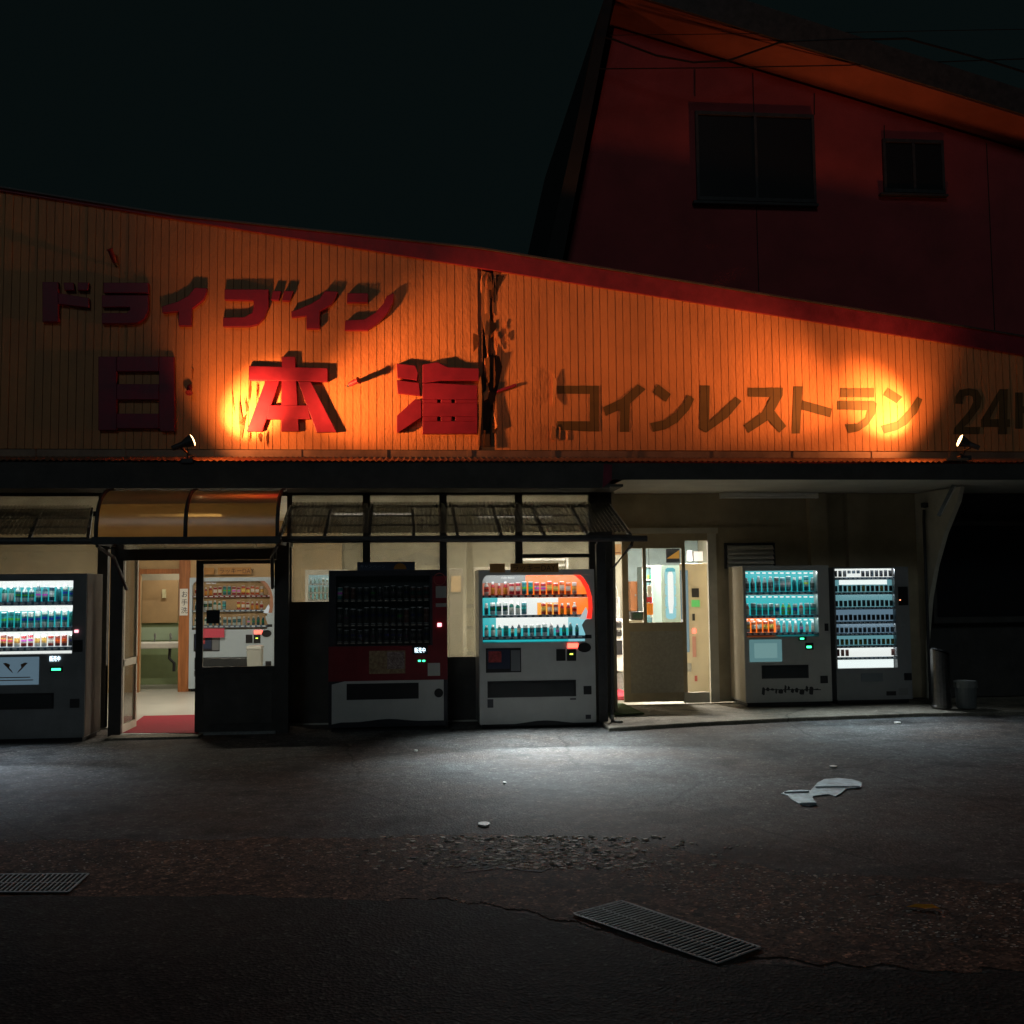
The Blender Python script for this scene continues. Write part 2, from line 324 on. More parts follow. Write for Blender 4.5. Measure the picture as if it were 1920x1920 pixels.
def window(x0, x1, z0, z1, y, pane='dirtyglass', fr='bronze', t=.02):
    f = part(MB().box(x0, x1, y-.01, y+.05, z0, z0+t).box(x0, x1, y-.01, y+.05, z1-t, z1).box(x0, x0+t, y-.009, y+.049, z0+t, z1-t).box(x1-t, x1, y-.009, y+.049, z0+t, z1-t), 'window', M[fr])
    part(MB().box(x0+t, x1-t, y+.018, y+.022, z0+t, z1-t), 'pane', M[pane], f); return f
for i in (0, 2, 4, 6):
    f = window(xs_m[i], xs_m[i+1], sill if i == 0 else zl, head_z, .02, t=.012)
    for zz in (tr0-.02, tr1): MB().box(xs_m[i]+.013, xs_m[i+1]-.013, .0, .055, zz-.02, zz+.02).build('rail', M['bronze'], f)
f = window(XL+.1, Xp0-.1, Z_(1248, 0, 200), head_z, .02)
for zz in (tr0-.10, tr1+.02): MB().box(XL+.13, Xp0-.13, .0, .055, zz-.03, zz+.03).build('rail', M['bronze'], f)
window(Xp0, Xp1, 2.15, head_z, .02, pane='glass')
# mullion rail in the 4th window
part(MB().box(xs_m[6]+.014, xs_m[7]-.014, .0, .05, Z_(1046, 0), Z_(1039, 0)), 'window_rail', M['bronze'])
# lean-to eave over the whole front
Ye = -.8
ze1, ze0 = Z_(867, Ye), Z_(915, Ye); zr0 = Z_(899, Ye, 1500)
fx = X_(1143, Ye, 880)
part(MB().box(XL, fx, Ye, Ye+.04, ze0, ze1).box(fx+.002, XR+2, Ye, Ye+.04, zr0, ze1-.005), 'fascia', M['darkwood'])
part(MB().add([(fx-.09, Ye-.01, ze0-.0), (fx+.02, Ye-.012, ze0+.09), (fx+.03, Ye-.012, ze1-.03), (fx-.07, Ye-.01, ze1-.01), (fx-.09, Ye+.03, ze0), (fx+.02, Ye+.03, ze0+.09), (fx+.03, Ye+.03, ze1-.03), (fx-.07, Ye+.03, ze1-.01)],
    [(0,1,2,3),(7,6,5,4),(0,4,5,1),(1,5,6,2),(2,6,7,3),(3,7,4,0)]), 'fascia_end_cap', M['redtrim'])
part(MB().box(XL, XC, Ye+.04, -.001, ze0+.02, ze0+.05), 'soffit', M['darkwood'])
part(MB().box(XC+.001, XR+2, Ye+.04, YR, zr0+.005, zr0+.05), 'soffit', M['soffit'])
rf = MB(); NX = 620; xx = [XL+(XR+2-XL)*i/NX for i in range(NX+1)]
zt = zsb-.10
v = []
for i, x in enumerate(xx):
    h = .012*(1 if i % 2 else -1); v += [(x, Ye-.03, ze1+.012+h*.8), (x, -.02, zt+h)]
rf.add(v, [(2*i, 2*i+2, 2*i+3, 2*i+1) for i in range(NX)])
M['roofmetal'] = mat('roof_metal', (.30, .20, .14), .5, .3, var=.4, vs=3)
part(rf, 'eave_roof', M['roofmetal'])
lg = MB().box(XL, XR+2, -.035, -.0, zsb-.11, zsb-.012)
x = XL+.3
while x < XR+2: lg.box(x, x+.05, -.05, -.036, zsb-.12, zsb-.01); x += 1.05
part(lg, 'flashing_board', M['roofmetal'])
# recessed bay
dx0, dx1, _, dz1 = R_(1143, 1012, 1332, 1300, YR)
part(MB().box(XC, XC+.06, .12, YR, .06, zr0).box(XC, dx0, YR, YR+.1, .06, zr0).box(dx1, X_(1735, YR), YR, YR+.1, .06, zr0).box(dx0, dx1, YR+.001, YR+.1, dz1, zr0), 'bay_wall', M['olive'])
part(MB().box(X_(1735, YR)+.001, XR+2, YR, YR+.1, .06, zr0), 'dark_wall', M['darkwood'])
part(MB().box(X_(1518, YR), X_(1552, YR), YR-.12, YR-.001, .06, zr0).box(X_(1590, YR), X_(1630, YR), YR-.10, YR-.001, .06, zr0), 'bay_pilaster', M['olive'])
part(MB().box(X_(1352, YR), X_(1720, YR), YR-.02, YR-.001, Z_(985, YR, 1500)-.02, Z_(985, YR, 1500)), 'wall_batten', M['olive'])
# tapering wing wall at the right of the bay
XW = W(1718, 930, YR-.05).x
wp = []
for py_, yy in ((912, YR), (912, -.15), (940, -.05), (1000, .32), (1060, .6), (1120, .8), (1200, .95), (1320, 1.02), (1320, YR)):
    wp.append((yy, min(zr0-.002, Z_(py_, yy, 1740))))
wm = MB(); n = len(wp); wp[-1] = (YR, .06); wp[-2] = (1.0, .06)
vs = [(XW, y, z) for y, z in wp]+[(XW+.06, y, z) for y, z in wp]
wm.add(vs, [tuple(range(n)), tuple(range(2*n-1, n-1, -1))]+[(i, i+n, (i+1) % n+n, (i+1) % n) for i in range(n)])
part(wm, 'wing_wall', M['cream'])
part(MB().tube([(XW-.04, .8, .06), (XW-.04, .8, 2.5), (XW-.04, .78, 2.66)], .02), 'pipe', M['steel_dark'])
part(MB().lathe([(.0, 0), (.05, .01), (.05, .07), (0, .08)], 10, (XW-.04, .76, 2.68)), 'junction_box', M['steel_dark'], smooth=True)
# dark side window right of the bay
q = R_(1752, 985, 2010, 1156, YR-.1)
fr = part(MB().box(q[0]-.05, q[1], YR-.14, YR-.001, q[2]-.08, q[2]).box(q[0]-.05, q[0], YR-.14, YR-.002, q[2], q[3]).box(q[0]-.05, q[1], YR-.14, YR-.003, q[3], q[3]+.06), 'window', M['darkwood'])
part(MB().box(q[0], q[1], YR-.05, YR-.04, q[2], q[3]), 'pane', M['black'], fr)

# ================================================================ SIGN BOARDS
SG = thing('signboard', 'long orange lit sign of vertical boards with red and olive Japanese lettering', 'sign')
def topz(x):
    a, b = W(0, 360, 0), W(1920, 668, 0); return a.z+(b.z-a.z)*(x-a.x)/(b.x-a.x)
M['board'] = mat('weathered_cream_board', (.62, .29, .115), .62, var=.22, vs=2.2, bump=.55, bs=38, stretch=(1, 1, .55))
pk = MB(); x = XL; bw = .098
gx = W(905, 680, 0).x; gw = (W(928, 680, 0).x-gx)
while x < XR+1.5:
    x1 = x+bw-.007; yo = random.uniform(-.002, .002)
    if not (x1 > gx+.02 and x < gx+gw-.02):
        pk.prism([(x, zsb), (x1, zsb), (x1, topz(x1)), (x, topz(x))], yo-.012, .0)
    x += bw
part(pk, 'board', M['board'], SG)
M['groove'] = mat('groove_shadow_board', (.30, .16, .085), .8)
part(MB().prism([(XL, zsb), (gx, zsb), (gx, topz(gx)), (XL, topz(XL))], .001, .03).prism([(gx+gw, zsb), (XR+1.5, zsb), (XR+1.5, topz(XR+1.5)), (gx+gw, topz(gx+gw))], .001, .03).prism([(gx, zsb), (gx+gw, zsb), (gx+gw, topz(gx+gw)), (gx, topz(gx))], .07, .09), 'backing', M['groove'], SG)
# sloping red trim above the boards
def trim(x): return topz(x)
def tk(x):
    a, b = W(330, 400, 0).x, W(900, 500, 0).x
    return .03+.21*min(1, max(0, (x-a)/(b-a)))
tx = [XL, W(330, 400, 0).x, W(500, 430, 0).x, W(700, 460, 0).x, W(900, 500, 0).x, XR+1.5]
part(MB().prism([(x, topz(x)+.001) for x in tx]+[(x, topz(x)+tk(x)) for x in reversed(tx)], -.05, .35), 'roof_trim', M['redtrim'], SG)
part(MB().prism([(x, topz(x)+tk(x)+.002) for x in tx]+[(x, topz(x)+tk(x)+.022) for x in reversed(tx)], -.08, .37), 'coping', M['steel_dark'], SG)

def zl4(p): return (p[0]/2.4, 440+p[1]/2.4)
def zl5(p): return (680+p[0]/2.7429, 480+p[1]/2.7429)
def zl6(p): return (1300+p[0]/3.0968, 560+p[1]/3.0968)
def letter(strokes, cv, depth, m_, y0=-.014, name='raised_letter'):
    mb = MB()
    for i, st in enumerate(strokes):
        if depth > .02:
            yf = y0-depth-.0012*i; pts = [W(*cv(p), y0-depth) for p in st]; mb.prism([(p.x, p.z) for p in pts], yf, y0+.004)
        else:
            yf = y0-.003-.0006*i; pts = [W(*cv(p), y0) for p in st]; mb.prism([(p.x, p.z) for p in pts], yf, y0+.0)
    return part(mb, name, m_, SG, bevel=.006 if depth > .02 else 0)
R4 = [
 [[(190,212),(262,212),(262,392),(190,392)], [(262,262),(400,285),(400,328),(262,312)], [(285,215),(330,215),(335,250),(290,250)], [(350,215),(400,215),(395,250),(348,250)]],
 [[(465,215),(668,215),(668,262),(465,262)], [(458,272),(668,272),(668,340),(650,378),(620,396),(590,400),(458,400),(458,352),(570,352),(585,338),(583,326),(458,326)]],
 [[(875,238),(932,240),(930,262),(915,292),(865,332),(862,410),(803,410),(803,345),(730,352),(728,322),(800,300),(850,272)]],
 [[(1010,245),(1208,245),(1208,330),(1190,375),(1160,403),(1120,413),(1003,413),(1003,372),(1100,370),(1135,350),(1142,320),(1140,296),(1010,292)]],
 [[(1228,252),(1265,252),(1255,295),(1218,293)], [(1278,252),(1320,252),(1305,298),(1268,296)]],
 [[(1462,252),(1520,255),(1510,285),(1490,315),(1438,345),(1438,423),(1378,423),(1378,365),(1312,372),(1310,345),(1340,335),(1400,310),(1440,285)]],
 [[(1563,262),(1655,262),(1655,305),(1560,305)], [(1740,275),(1772,262),(1770,300),(1745,350),(1700,400),(1655,430),(1550,430),(1555,385),(1640,380),(1690,350),(1725,310)]],
 [[(442,548),(525,548),(525,880),(442,880)], [(715,548),(783,548),(787,885),(725,885),(715,870)], [(525,548),(715,548),(715,615),(525,615)], [(525,672),(715,672),(715,742),(525,742)], [(525,805),(715,805),(715,872),(525,872)]],
 [[(1268,548),(1328,548),(1345,885),(1265,885)], [(1120,590),(1475,600),(1475,662),(1120,655)], [(1195,656),(1258,658),(1180,885),(1110,885)], [(1340,660),(1400,662),(1515,888),(1425,890)], [(1210,768),(1385,768),(1398,830),(1200,830)]],
]
for st in R4: letter(st, zl4, .06, M['letter'])
letter([[(175,552),(270,562),(285,600),(280,640),(178,625)], [(175,637),(290,652),(298,718),(180,705)], [(175,822),(270,735),(303,742),(303,830),(185,908),(175,905)],
        [(308,558),(385,545),(440,572),(598,578),(598,640),(410,640),(308,655)], [(308,656),(360,652),(590,665),(590,738),(308,738)], [(308,738),(385,738),(385,756),(308,756)], [(402,738),(458,738),(458,756),(402,756)], [(475,738),(590,738),(590,756),(475,756)],
        [(308,756),(590,756),(590,826),(308,826)], [(308,826),(385,826),(385,850),(308,850)], [(402,826),(458,826),(458,850),(402,850)], [(475,826),(590,826),(590,850),(475,850)], [(308,850),(590,850),(590,915),(308,915)]], zl5, .06, M['letter'])
letter([[(690,690),(790,654),(790,668),(690,704)]], zl5, .03, M['letter'])
# painted flat letters: same boards, olive paint
def paint():
    P = mat('olive_sign_paint', (.125, .085, .028), .7, var=.25, vs=4)
    n = P.node_tree.nodes; l = P.node_tree.links; b = n['Principled BSDF']; src = b.inputs['Base Color'].links[0].from_socket
    tc = n.new('ShaderNodeTexCoord'); sx = n.new('ShaderNodeSeparateXYZ'); l.new(tc.outputs['Object'], sx.inputs[0])
    a = n.new('ShaderNodeMath'); a.operation = 'SUBTRACT'; l.new(sx.outputs[0], a.inputs[0]); a.inputs[1].default_value = XL
    f = n.new('ShaderNodeMath'); f.operation = 'MODULO'; l.new(a.outputs[0], f.inputs[0]); f.inputs[1].default_value = bw
    g = n.new('ShaderNodeMath'); g.operation = 'GREATER_THAN'; l.new(f.outputs[0], g.inputs[0]); g.inputs[1].default_value = bw-.009
    mx = n.new('ShaderNodeMixRGB'); mx.inputs[2].default_value = (.02, .014, .008, 1); l.new(g.outputs[0], mx.inputs[0]); l.new(src, mx.inputs[1]); l.new(mx.outputs[0], b.inputs['Base Color'])
    return P
M['olivepaint'] = paint()
for st in [[[(1000,668),(1168,668),(1168,710),(1002,708)],[(1168,668),(1215,668),(1215,903),(1168,903)],[(1000,850),(1168,850),(1168,903),(1000,893)]],
           [[(1415,660),(1455,685),(1375,760),(1370,905),(1322,905),(1325,790),(1250,822),(1235,778),(1330,735)]],
           [[(1520,660),(1585,710),(1560,750),(1490,700)],[(1675,715),(1705,735),(1680,790),(1620,855),(1560,890),(1495,905),(1478,860),(1550,845),(1610,805),(1650,755)]]]:
    letter(st, zl5, .0, M['olivepaint'], name='painted_letter')
for st in [[[(42,505),(95,505),(92,715),(245,570),(280,595),(200,690),(75,778),(35,755)]],
           [[(318,518),(520,518),(518,565),(470,650),(540,740),(500,778),(435,705),(320,780),(293,735),(400,660),(450,572),(318,570)]],
           [[(582,510),(635,510),(618,783),(573,783)],[(632,590),(805,638),(795,690),(630,645)]],
           [[(855,520),(1050,520),(1050,573),(853,573)],[(838,593),(1050,595),(1065,610),(1055,670),(1010,735),(960,770),(900,782),(882,730),(950,725),(1000,690),(1010,648),(835,645)]],
           [[(1130,517),(1213,570),(1180,608),(1103,560)],[(1300,570),(1330,585),(1300,660),(1240,730),(1180,765),(1108,783),(1088,738),(1180,715),(1245,650)]],
           [[(1520,610),(1520,570),(1545,530),(1600,520),(1650,530),(1675,575),(1665,630),(1600,720),(1570,745),(1665,745),(1660,787),(1507,787),(1515,750),(1600,650),(1625,600),(1622,570),(1600,560),(1575,565),(1565,590),(1562,612)]],
           [[(1778,525),(1825,525),(1822,787),(1770,787)],[(1778,525),(1790,560),(1720,700),(1670,706)],[(1670,700),(1838,700),(1838,745),(1670,745)]],
           [[(1868,545),(1912,545),(1912,755),(1868,755)],[(1912,625),(1990,628),(1990,668),(1912,665)],[(1990,548),(2034,550),(2034,758),(1990,756)]]]:
    letter(st, zl6, .0, M['olivepaint'], name='painted_letter')
# peeled, broken strip beside the last red letter: curled splinters of board
def strip(pix, y0, y1, m_, name='torn_board'):   # pix outline, tilted out of the wall
    pts = [W(x, y, -.02) for x, y in pix]; mb = MB(); n = len(pts); xm = min(p.x for p in pts); xM = max(p.x for p in pts)+1e-4
    f = [(p.x, y0+(y1-y0)*(p.x-xm)/(xM-xm), p.z) for p in pts]; b = [(x, y+.008, z) for x, y, z in f]
    mb.add(f+b, [tuple(range(n)), tuple(range(2*n-1, n-1, -1))]+[(i, i+n, (i+1) % n+n, (i+1) % n) for i in range(n)])
    return part(mb, name, m_, SG)
def z1(p): return (880+p[0]/5.332, 500+p[1]/5.332)
M['torn'] = mat('torn_wood', (.30, .13, .05), .8, var=.4, vs=8, bump=.4)
M['rot'] = mat('rotten_wood', (.035, .022, .018), .9, var=.4, vs=6)
for pl, a, b, k in [([(125,45),(205,60),(200,700),(180,900),(150,640),(118,480)], -.04, -.016, 'board'),
                  ([(205,70),(350,90),(300,200),(240,380),(205,640)], -.005, -.02, 'rot'),
                  ([(115,520),(190,660),(185,900),(170,1180),(110,1180)], .03, .01, 'rot'),
                  ([(155,930),(205,900),(215,1100),(185,1190)], -.09, -.02, 'torn'),
                  ([(195,880),(300,895),(330,1000),(300,1150),(250,1350),(210,1400),(205,1800),(130,1800),(140,1200)], -.016, -.022, 'rot'),
                  ([(85,1200),(110,1090),(130,1180),(120,1480),(100,1810),(85,1810),(95,1500)], -.10, -.03, 'board'),
                  ([(140,1640),(160,1640),(150,1810),(130,1810)], -.07, -.05, 'torn'),
                  ([(35,665),(100,690),(80,810),(38,860)], -.05, -.016, 'torn'), ([(215,555),(270,560),(275,610),(205,700)], -.04, -.015, 'rot'),
                  ([(355,540),(378,570),(360,635)], -.03, -.015, 'board'), ([(352,665),(392,672),(356,760)], -.04, -.015, 'board'), ([(275,640),(298,650),(275,850)], -.04, -.015, 'board'),
                  ([(835,1040),(875,1160),(860,1320),(828,1400)], -.05, -.013, 'board'), ([(825,1580),(880,1640),(850,1740),(812,1720)], -.05, -.013, 'board'),
                  ([(895,1600),(915,1610),(905,1730),(893,1730)], -.03, -.014, 'board'), ([(975,1640),(990,1645),(985,1735),(974,1730)], -.03, -.014, 'board')]:
    strip([z1(p) for p in pl], a, b, M[k])
random.seed(21)
zt_ = topz(gx)
for i in range(46):
    zc_ = random.uniform(zsb+.05, zt_-.1); hh_ = random.uniform(.08, .55); zc2 = min(zt_-.05, zc_+hh_); x0_ = gx+random.uniform(-.03, gw-.01); ww = random.uniform(.01, .045)
    k_ = random.choice(('torn', 'torn', 'rot', 'board')); ya = random.uniform(-.05, .05); mb = MB()
    o_ = [(x0_, zc_), (x0_+ww, zc_+.06*random.random()), (x0_+ww*random.uniform(.7, 1.5), (zc_+zc2)/2), (x0_+ww*random.uniform(.2, 1), zc2), (x0_+random.uniform(-.02, .01), (zc_+zc2)/2)]
    f = [(x, ya+(x-x0_)*random.uniform(-.6, .8), z) for x, z in o_]; b_ = [(x, y+.006, z) for x, y, z in f]; n = 5
    mb.add(f+b_, [tuple(range(n)), tuple(range(2*n-1, n-1, -1))]+[(q, q+n, (q+1) % n+n, (q+1) % n) for q in range(n)]); part(mb, 'splinter', M[k_], SG)
# lifting slivers at the hot spot
for pl in [[(1040,665),(1048,730),(1060,820),(1050,770)], [(1075,730),(1086,800),(1100,860),(1112,800),(1088,918),(1076,850)], [(1125,640),(1132,700),(1118,760)], [(1160,660),(1166,690),(1155,760)],
           [(1100,730),(1120,790),(1108,800)], [(1125,880),(1132,905),(1122,935)], [(1165,892),(1182,905),(1172,935),(1162,910)], [(1205,880),(1212,910),(1203,955),(1198,910)], [(865,600),(872,605),(866,660)]]:
    strip([zl4(p) for p in pl], -.045, -.013, M['torn'])

# ---------------------------------------------------------------- floodlights on the eave
AMB = (1, .295, .08)
def spotlight(px, pyh, pyb, sgn, label):
    base = W(px-8*sgn, pyb, Ye+.02); t = thing('floodlight', label, 'floodlight', base, group='floodlights on the eave roof')
    hd = W(px, pyh, Ye-.05)-base
    ax = Vector((.86*sgn, .28, .42)).normalized()
    MB().box(-.07, .07, -.05, .05, -.02, .035).build('base', M['steel_dark'], t, bevel=.006)
    MB().tube([(0, 0, .03), (0, 0, .10), tuple(hd-ax*.13-Vector((0, 0, .04)))], .012).build('arm', M['steel_dark'], t)
    mb = MB(); c = hd
    mb.tube([c-ax*.24, c-ax*.12, c-ax*.10, c-ax*.02, c], [.03, .034, .042, .072, .078], 16)
    mb.build('housing', M['steel_dark'], t, smooth=False)
    MB().tube([c+ax*.001, c+ax*.015, c+ax*.022], [.076, .055, .01], 16).build('bulb', emis('bulb_glow', (1, .62, .25), 9), t)
    MB().tube([Vector((.02*sgn, 0, .04)), Vector((.07*sgn, -.02, .06)), hd-ax*.1+Vector((.06*sgn, -.02, -.12)), hd-ax*.06+Vector((0, 0, -.05))], .006, 6).build('cable', M['rubber'], t)
    return t, base+c+ax*.05
L1, p1 = spotlight(360, 826, 866, 1, 'lit floodlight on the eave below the red letters, aimed right')
L2, p2 = spotlight(1800, 826, 860, -1, 'lit floodlight on the eave below the number 24, aimed left')
MB().box(-.26, .02, -.06, .04, -.03, .0).build('mounting_plate', M['roofmetal'], L2)
def beams(p, hot, far, t, fe):
    lamp('SPOT', 'beam', p, W(*hot, 0), 1000, AMB, t, spot_size=radians(46), spot_blend=1, shadow_soft_size=.05)
    lamp('SPOT', 'far_beam', p, W(*far, -.1), fe, AMB, t, spot_size=radians(52), spot_blend=1, shadow_soft_size=.07)
    lamp('SPOT', 'spill', p, W((hot[0]+far[0])/2-40, 560, 0), 190, AMB, t, spot_size=radians(146), spot_blend=1, shadow_soft_size=.07)
beams(p1, (474, 766), (1000, 640), L1, 1350)
beams(p2, (1655, 766), (1280, 640), L2, 800)
# unlit stub lamps sticking out of the boards
for px, py, dx, dz, lb in ((357, 722, .01, -.12, 'small unlit sign lamp between the first two large red letters'), (652, 724, .14, .05, 'small unlit sign lamp right of the middle large red letter'), (220, 500, -.06, .18, 'dim unlit sign lamp above the small red lettering at left')):
    p = W(px, py, -.014); t = thing('sign_lamp', lb, 'lamp', p, group='unlit lamps on the sign')
    MB().tube([(0, 0, 0), (dx*.2, -.05, dz*.2)], .018).build('stem', M['steel_dark'], t)
    MB().tube([(dx*.2, -.05, dz*.2), (dx*.5, -.09, dz*.5), (dx*.9, -.12, dz*.9), (dx, -.13, dz)], [.028, .033, .03, .045], 12).build('socket', M['redtrim'], t)

# ================================================================ ANNEX BEHIND
A = thing('annex_building', 'tall plain building with slanted left edge behind the sign, two dark windows', 'building')
Ya, Yo = .85, .32
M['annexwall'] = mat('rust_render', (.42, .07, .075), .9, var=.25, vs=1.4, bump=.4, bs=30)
def P2(px, py, Y): p = W(px, py, Y); return (p.x, p.z)
wl = [P2(1060, 495, Ya), P2(1150, 30, Ya), P2(1156, -20, Ya), P2(2200, 372, Ya), P2(2200, 760, Ya), (P2(1060, 495, Ya)[0]-.1, 3.4)]
part(MB().prism([P2(1062, 495, Ya), P2(1152, 52, Ya), P2(2300, 398, Ya), (P2(2300, 398, Ya)[0], 3.), (P2(1048, 560, Ya)[0], 3.)], Ya, Ya+6), 'wall', M['annexwall'], A)
# roof slab overhanging the wall
e0, e1 = P2(1158, -14, Yo), P2(2300, 337, Yo); i0, i1 = P2(1150, 52, Ya), P2(2300, 398, Ya)
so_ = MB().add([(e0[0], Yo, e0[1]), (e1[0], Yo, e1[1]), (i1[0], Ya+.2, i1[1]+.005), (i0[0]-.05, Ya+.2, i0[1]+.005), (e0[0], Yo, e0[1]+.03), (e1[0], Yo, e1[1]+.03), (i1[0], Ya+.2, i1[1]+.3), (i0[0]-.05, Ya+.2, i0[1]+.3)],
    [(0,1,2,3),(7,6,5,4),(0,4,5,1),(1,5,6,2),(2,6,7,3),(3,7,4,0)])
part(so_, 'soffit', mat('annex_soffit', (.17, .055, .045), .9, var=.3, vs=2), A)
part(MB().prism([(e0[0]-.06, e0[1]+.032), (e1[0], e1[1]+.032), (e1[0], e1[1]+.35), (e0[0]+.02, e0[1]+.45)], Yo-.03, Ya+6.2), 'roof', M['steel_dark'], A)
l0, l1 = P2(1056, 500, Yo), P2(1152, -10, Yo)
part(MB().prism([(l0[0]-.02-(l1[0]-l0[0])/(l1[1]-l0[1]), l0[1]-1), l1, (l1[0]-.12, l1[1]), (l0[0]-.02-(l1[0]-l0[0])/(l1[1]-l0[1])-.25, l0[1]-1)], Yo+.1, Ya+5.9), 'side_roof', M['rubber'], A)
for q, mul in (((1305, 212, 1528, 378), 1), ((1656, 262, 1770, 362), 1)):
    a, b, c, d = R_(*q, Ya-.03)
    f = part(MB().box(a, b, Ya-.05, Ya-.001, c, c+.05).box(a, b, Ya-.05, Ya-.001, d-.05, d).box(a, a+.04, Ya-.049, Ya-.002, c+.05, d-.05).box(b-.04, b, Ya-.049, Ya-.002, c+.05, d-.05).box((a+b)/2-.02, (a+b)/2+.02, Ya-.048, Ya-.003, c+.05, d-.05), 'window', M['steel_dark'], A)
    part(MB().box(a+.04, b-.04, Ya-.02, Ya-.012, c+.05, d-.05), 'pane', M['black'], f)
for q in ((1303, 130, 1303, 180), (1527, 175, 1527, 215), (1658, 235, 1658, 262)):
    a = W(q[0], q[1], Ya-.005); b = W(q[2], q[3], Ya-.005); part(MB().bar(a, b, .012, .01), 'wall_joint', M['rot'], A)
for pts, r, lb in (([(1134, 70), (1150, 74), (1230, 104), (1300, 117), (1365, 114), (1460, 80), (1560, 76), (1700, 72), (1840, 110), (2100, 190)], .014, 'thick black cable sagging across the annex gable'),
                   ([(1124, 129), (1140, 129), (1350, 127), (1600, 122), (2200, 100)], .008, 'lower straight thin power line across the annex gable'),
                   ([(1138, 66), (1150, 66), (1500, 62), (2200, 50)], .005, 'upper straight thin power line across the annex gable')):
    P = [W(x, y, .3) for x, y in pts]; o = MB().tube(P, r, 6).build('power_cable', M['black']); tag(o, lb, 'cable', 'overhead cables')

# ================================================================ CORRUGATED AWNINGS
M['corr'] = clear('corrugated_plastic', tint=(.82, .8, .75), gloss=.05, rough=.25, haze=.36, hazecol=(.6, .54, .45), ribs=.052)
M['rust'] = mat('rusty_steel', (.13, .045, .03), .7, .2, var=.5, vs=10)
def awning(xb0, xb1, xf0, xf1, zb, zf, yf, label, nraf, pipe_to=None):
    t = thing('corrugated_awning', label, 'awning', group='corrugated awnings over the machines')
    n = int((xf1-xf0)/.024); v = []
    for j in range(2):
        for i in range(n+1):
            u = i/n; x = (xb0+(xb1-xb0)*u) if j == 0 else (xf0+(xf1-xf0)*u)
            v.append((x, -.03 if j == 0 else yf-.06, (zb if j == 0 else zf)+.007*(1 if i % 2 else -1)+.045))
    MB().add(v, [(i, i+1, n+2+i, n+1+i) for i in range(n)]).build('sheet', M['corr'], t)
    for k in range(nraf+1):
        u = k/nraf; MB().bar((xb0+(xb1-xb0)*u, -.03, zb), (xf0+(xf1-xf0)*u, yf, zf), .035, .04).build('rafter', M['steel_dark'], t)
    for s in (.12, .42, .72): MB().bar((xb0+(xf0-xb0)*s, -.03+(yf+.03)*s, zb+(zf-zb)*s+.031), (xb1+(xf1-xb1)*s, -.03+(yf+.03)*s, zb+(zf-zb)*s+.031), .03, .018).build('purlin', M['steel_dark'], t)
    MB().bar((xf0, yf, zf-.01), (xf1, yf, zf-.01), .05, .05).build('front_beam', M['steel_dark'], t)
    MB().tube([(xf0-.02, yf-.07, zf-.02), (xf1+.18, yf-.07, zf-.035)], .035, 8).build('gutter', M['steel_dark'], t)
    return t
yf = -1.0
awning(W(545, 948, -.03).x, W(1142, 948, -.03).x, W(524, 1000, yf).x, W(1182, 1000, yf).x, Z_(948, 0), Z_(1006, yf), yf, 'ribbed plastic awning above the red and the grey outdoor vending machines', 8)
awning(XL, W(172, 952, -.03).x, XL-.2, W(165, 1000, yf).x, Z_(955, 0, 100), Z_(1010, yf, 90), yf, 'ribbed plastic awning above the black vending machine at left edge', 9)
# post, downpipe and brace at the right end
px_ = W(1128, 1200, -.62).x
t = thing('awning_post', 'dark square post at the right end of the ribbed awning', 'post', (px_, -.62, 0))
MB().box(-.055, .055, -.05, .05, 0, 2.15).build('shaft', M['steel_dark'], t, bevel=.004)
MB().box(-.10, .10, -.09, .09, 0, .035).build('foot', M['steel_dark'], t)
MB().bar((-.03, .02, 2.0), (.0, .02, 2.25), .05, .04).build('bracket', M['steel_dark'], t)
pA, pB, pC, pD, pE = W(1188, 1008, -1.02), W(1184, 1022, -1.02), W(1147, 1068, -.72), W(1148, 1340, -.72), W(1165, 1352, -.85)
t = thing('drainpipe', 'thin dark downpipe slanting from the gutter and running beside the post', 'pipe', (0, 0, 0))
MB().tube([pA, pB, pC, pD], .022, 8).build('pipe', M['steel_dark'], t)
MB().tube([pD, pD+Vector((0, 0, -.08)), pE+Vector((0, 0, -.02))], .026, 8).build('elbow', M['galv'], t)

# ================================================================ ENTRANCE PORCH WITH CURVED AWNING
Yv = -.72
PO = thing('entrance_porch', 'bronze framed glazed entrance porch with open doorway and one fixed leaf', 'porch')
fl = R_(205, 1018, 541, 1376, Yv)
def fb(x0, y0, x1, y1, name, m_, ya=Yv, yb=Yv+.07, par=PO):
    a = R_(x0, y0, x1, y1, ya); return part(MB().box(a[0], a[1], ya, yb, a[2], a[3]), name, m_, par)
zb = .0; zp = fl[3]
a = R_(205, 1018, 229, 1376, Yv); part(MB().box(a[0], a[1], Yv, Yv+.07, 0, zp), 'jamb', M['bronze'], PO)
b = R_(518, 1018, 541, 1376, Yv); part(MB().box(b[0], b[1], Yv, Yv+.07, 0, zp), 'jamb', M['bronze'], PO)
fb(229, 1029, 518, 1050, 'header', M['bronze'], Yv+.001, Yv+.068)
hz = R_(229, 1014, 518, 1019, Yv); part(MB().box(a[1], b[0], Yv+.001, Yv+.068, hz[2], hz[3]), 'top_rail', M['bronze'], PO)
tz = R_(229, 1019, 518, 1029, Yv); part(MB().box(a[1], b[0], Yv+.03, Yv+.034, tz[2], tz[3]), 'transom_glass', M['dirtyglass'], PO)
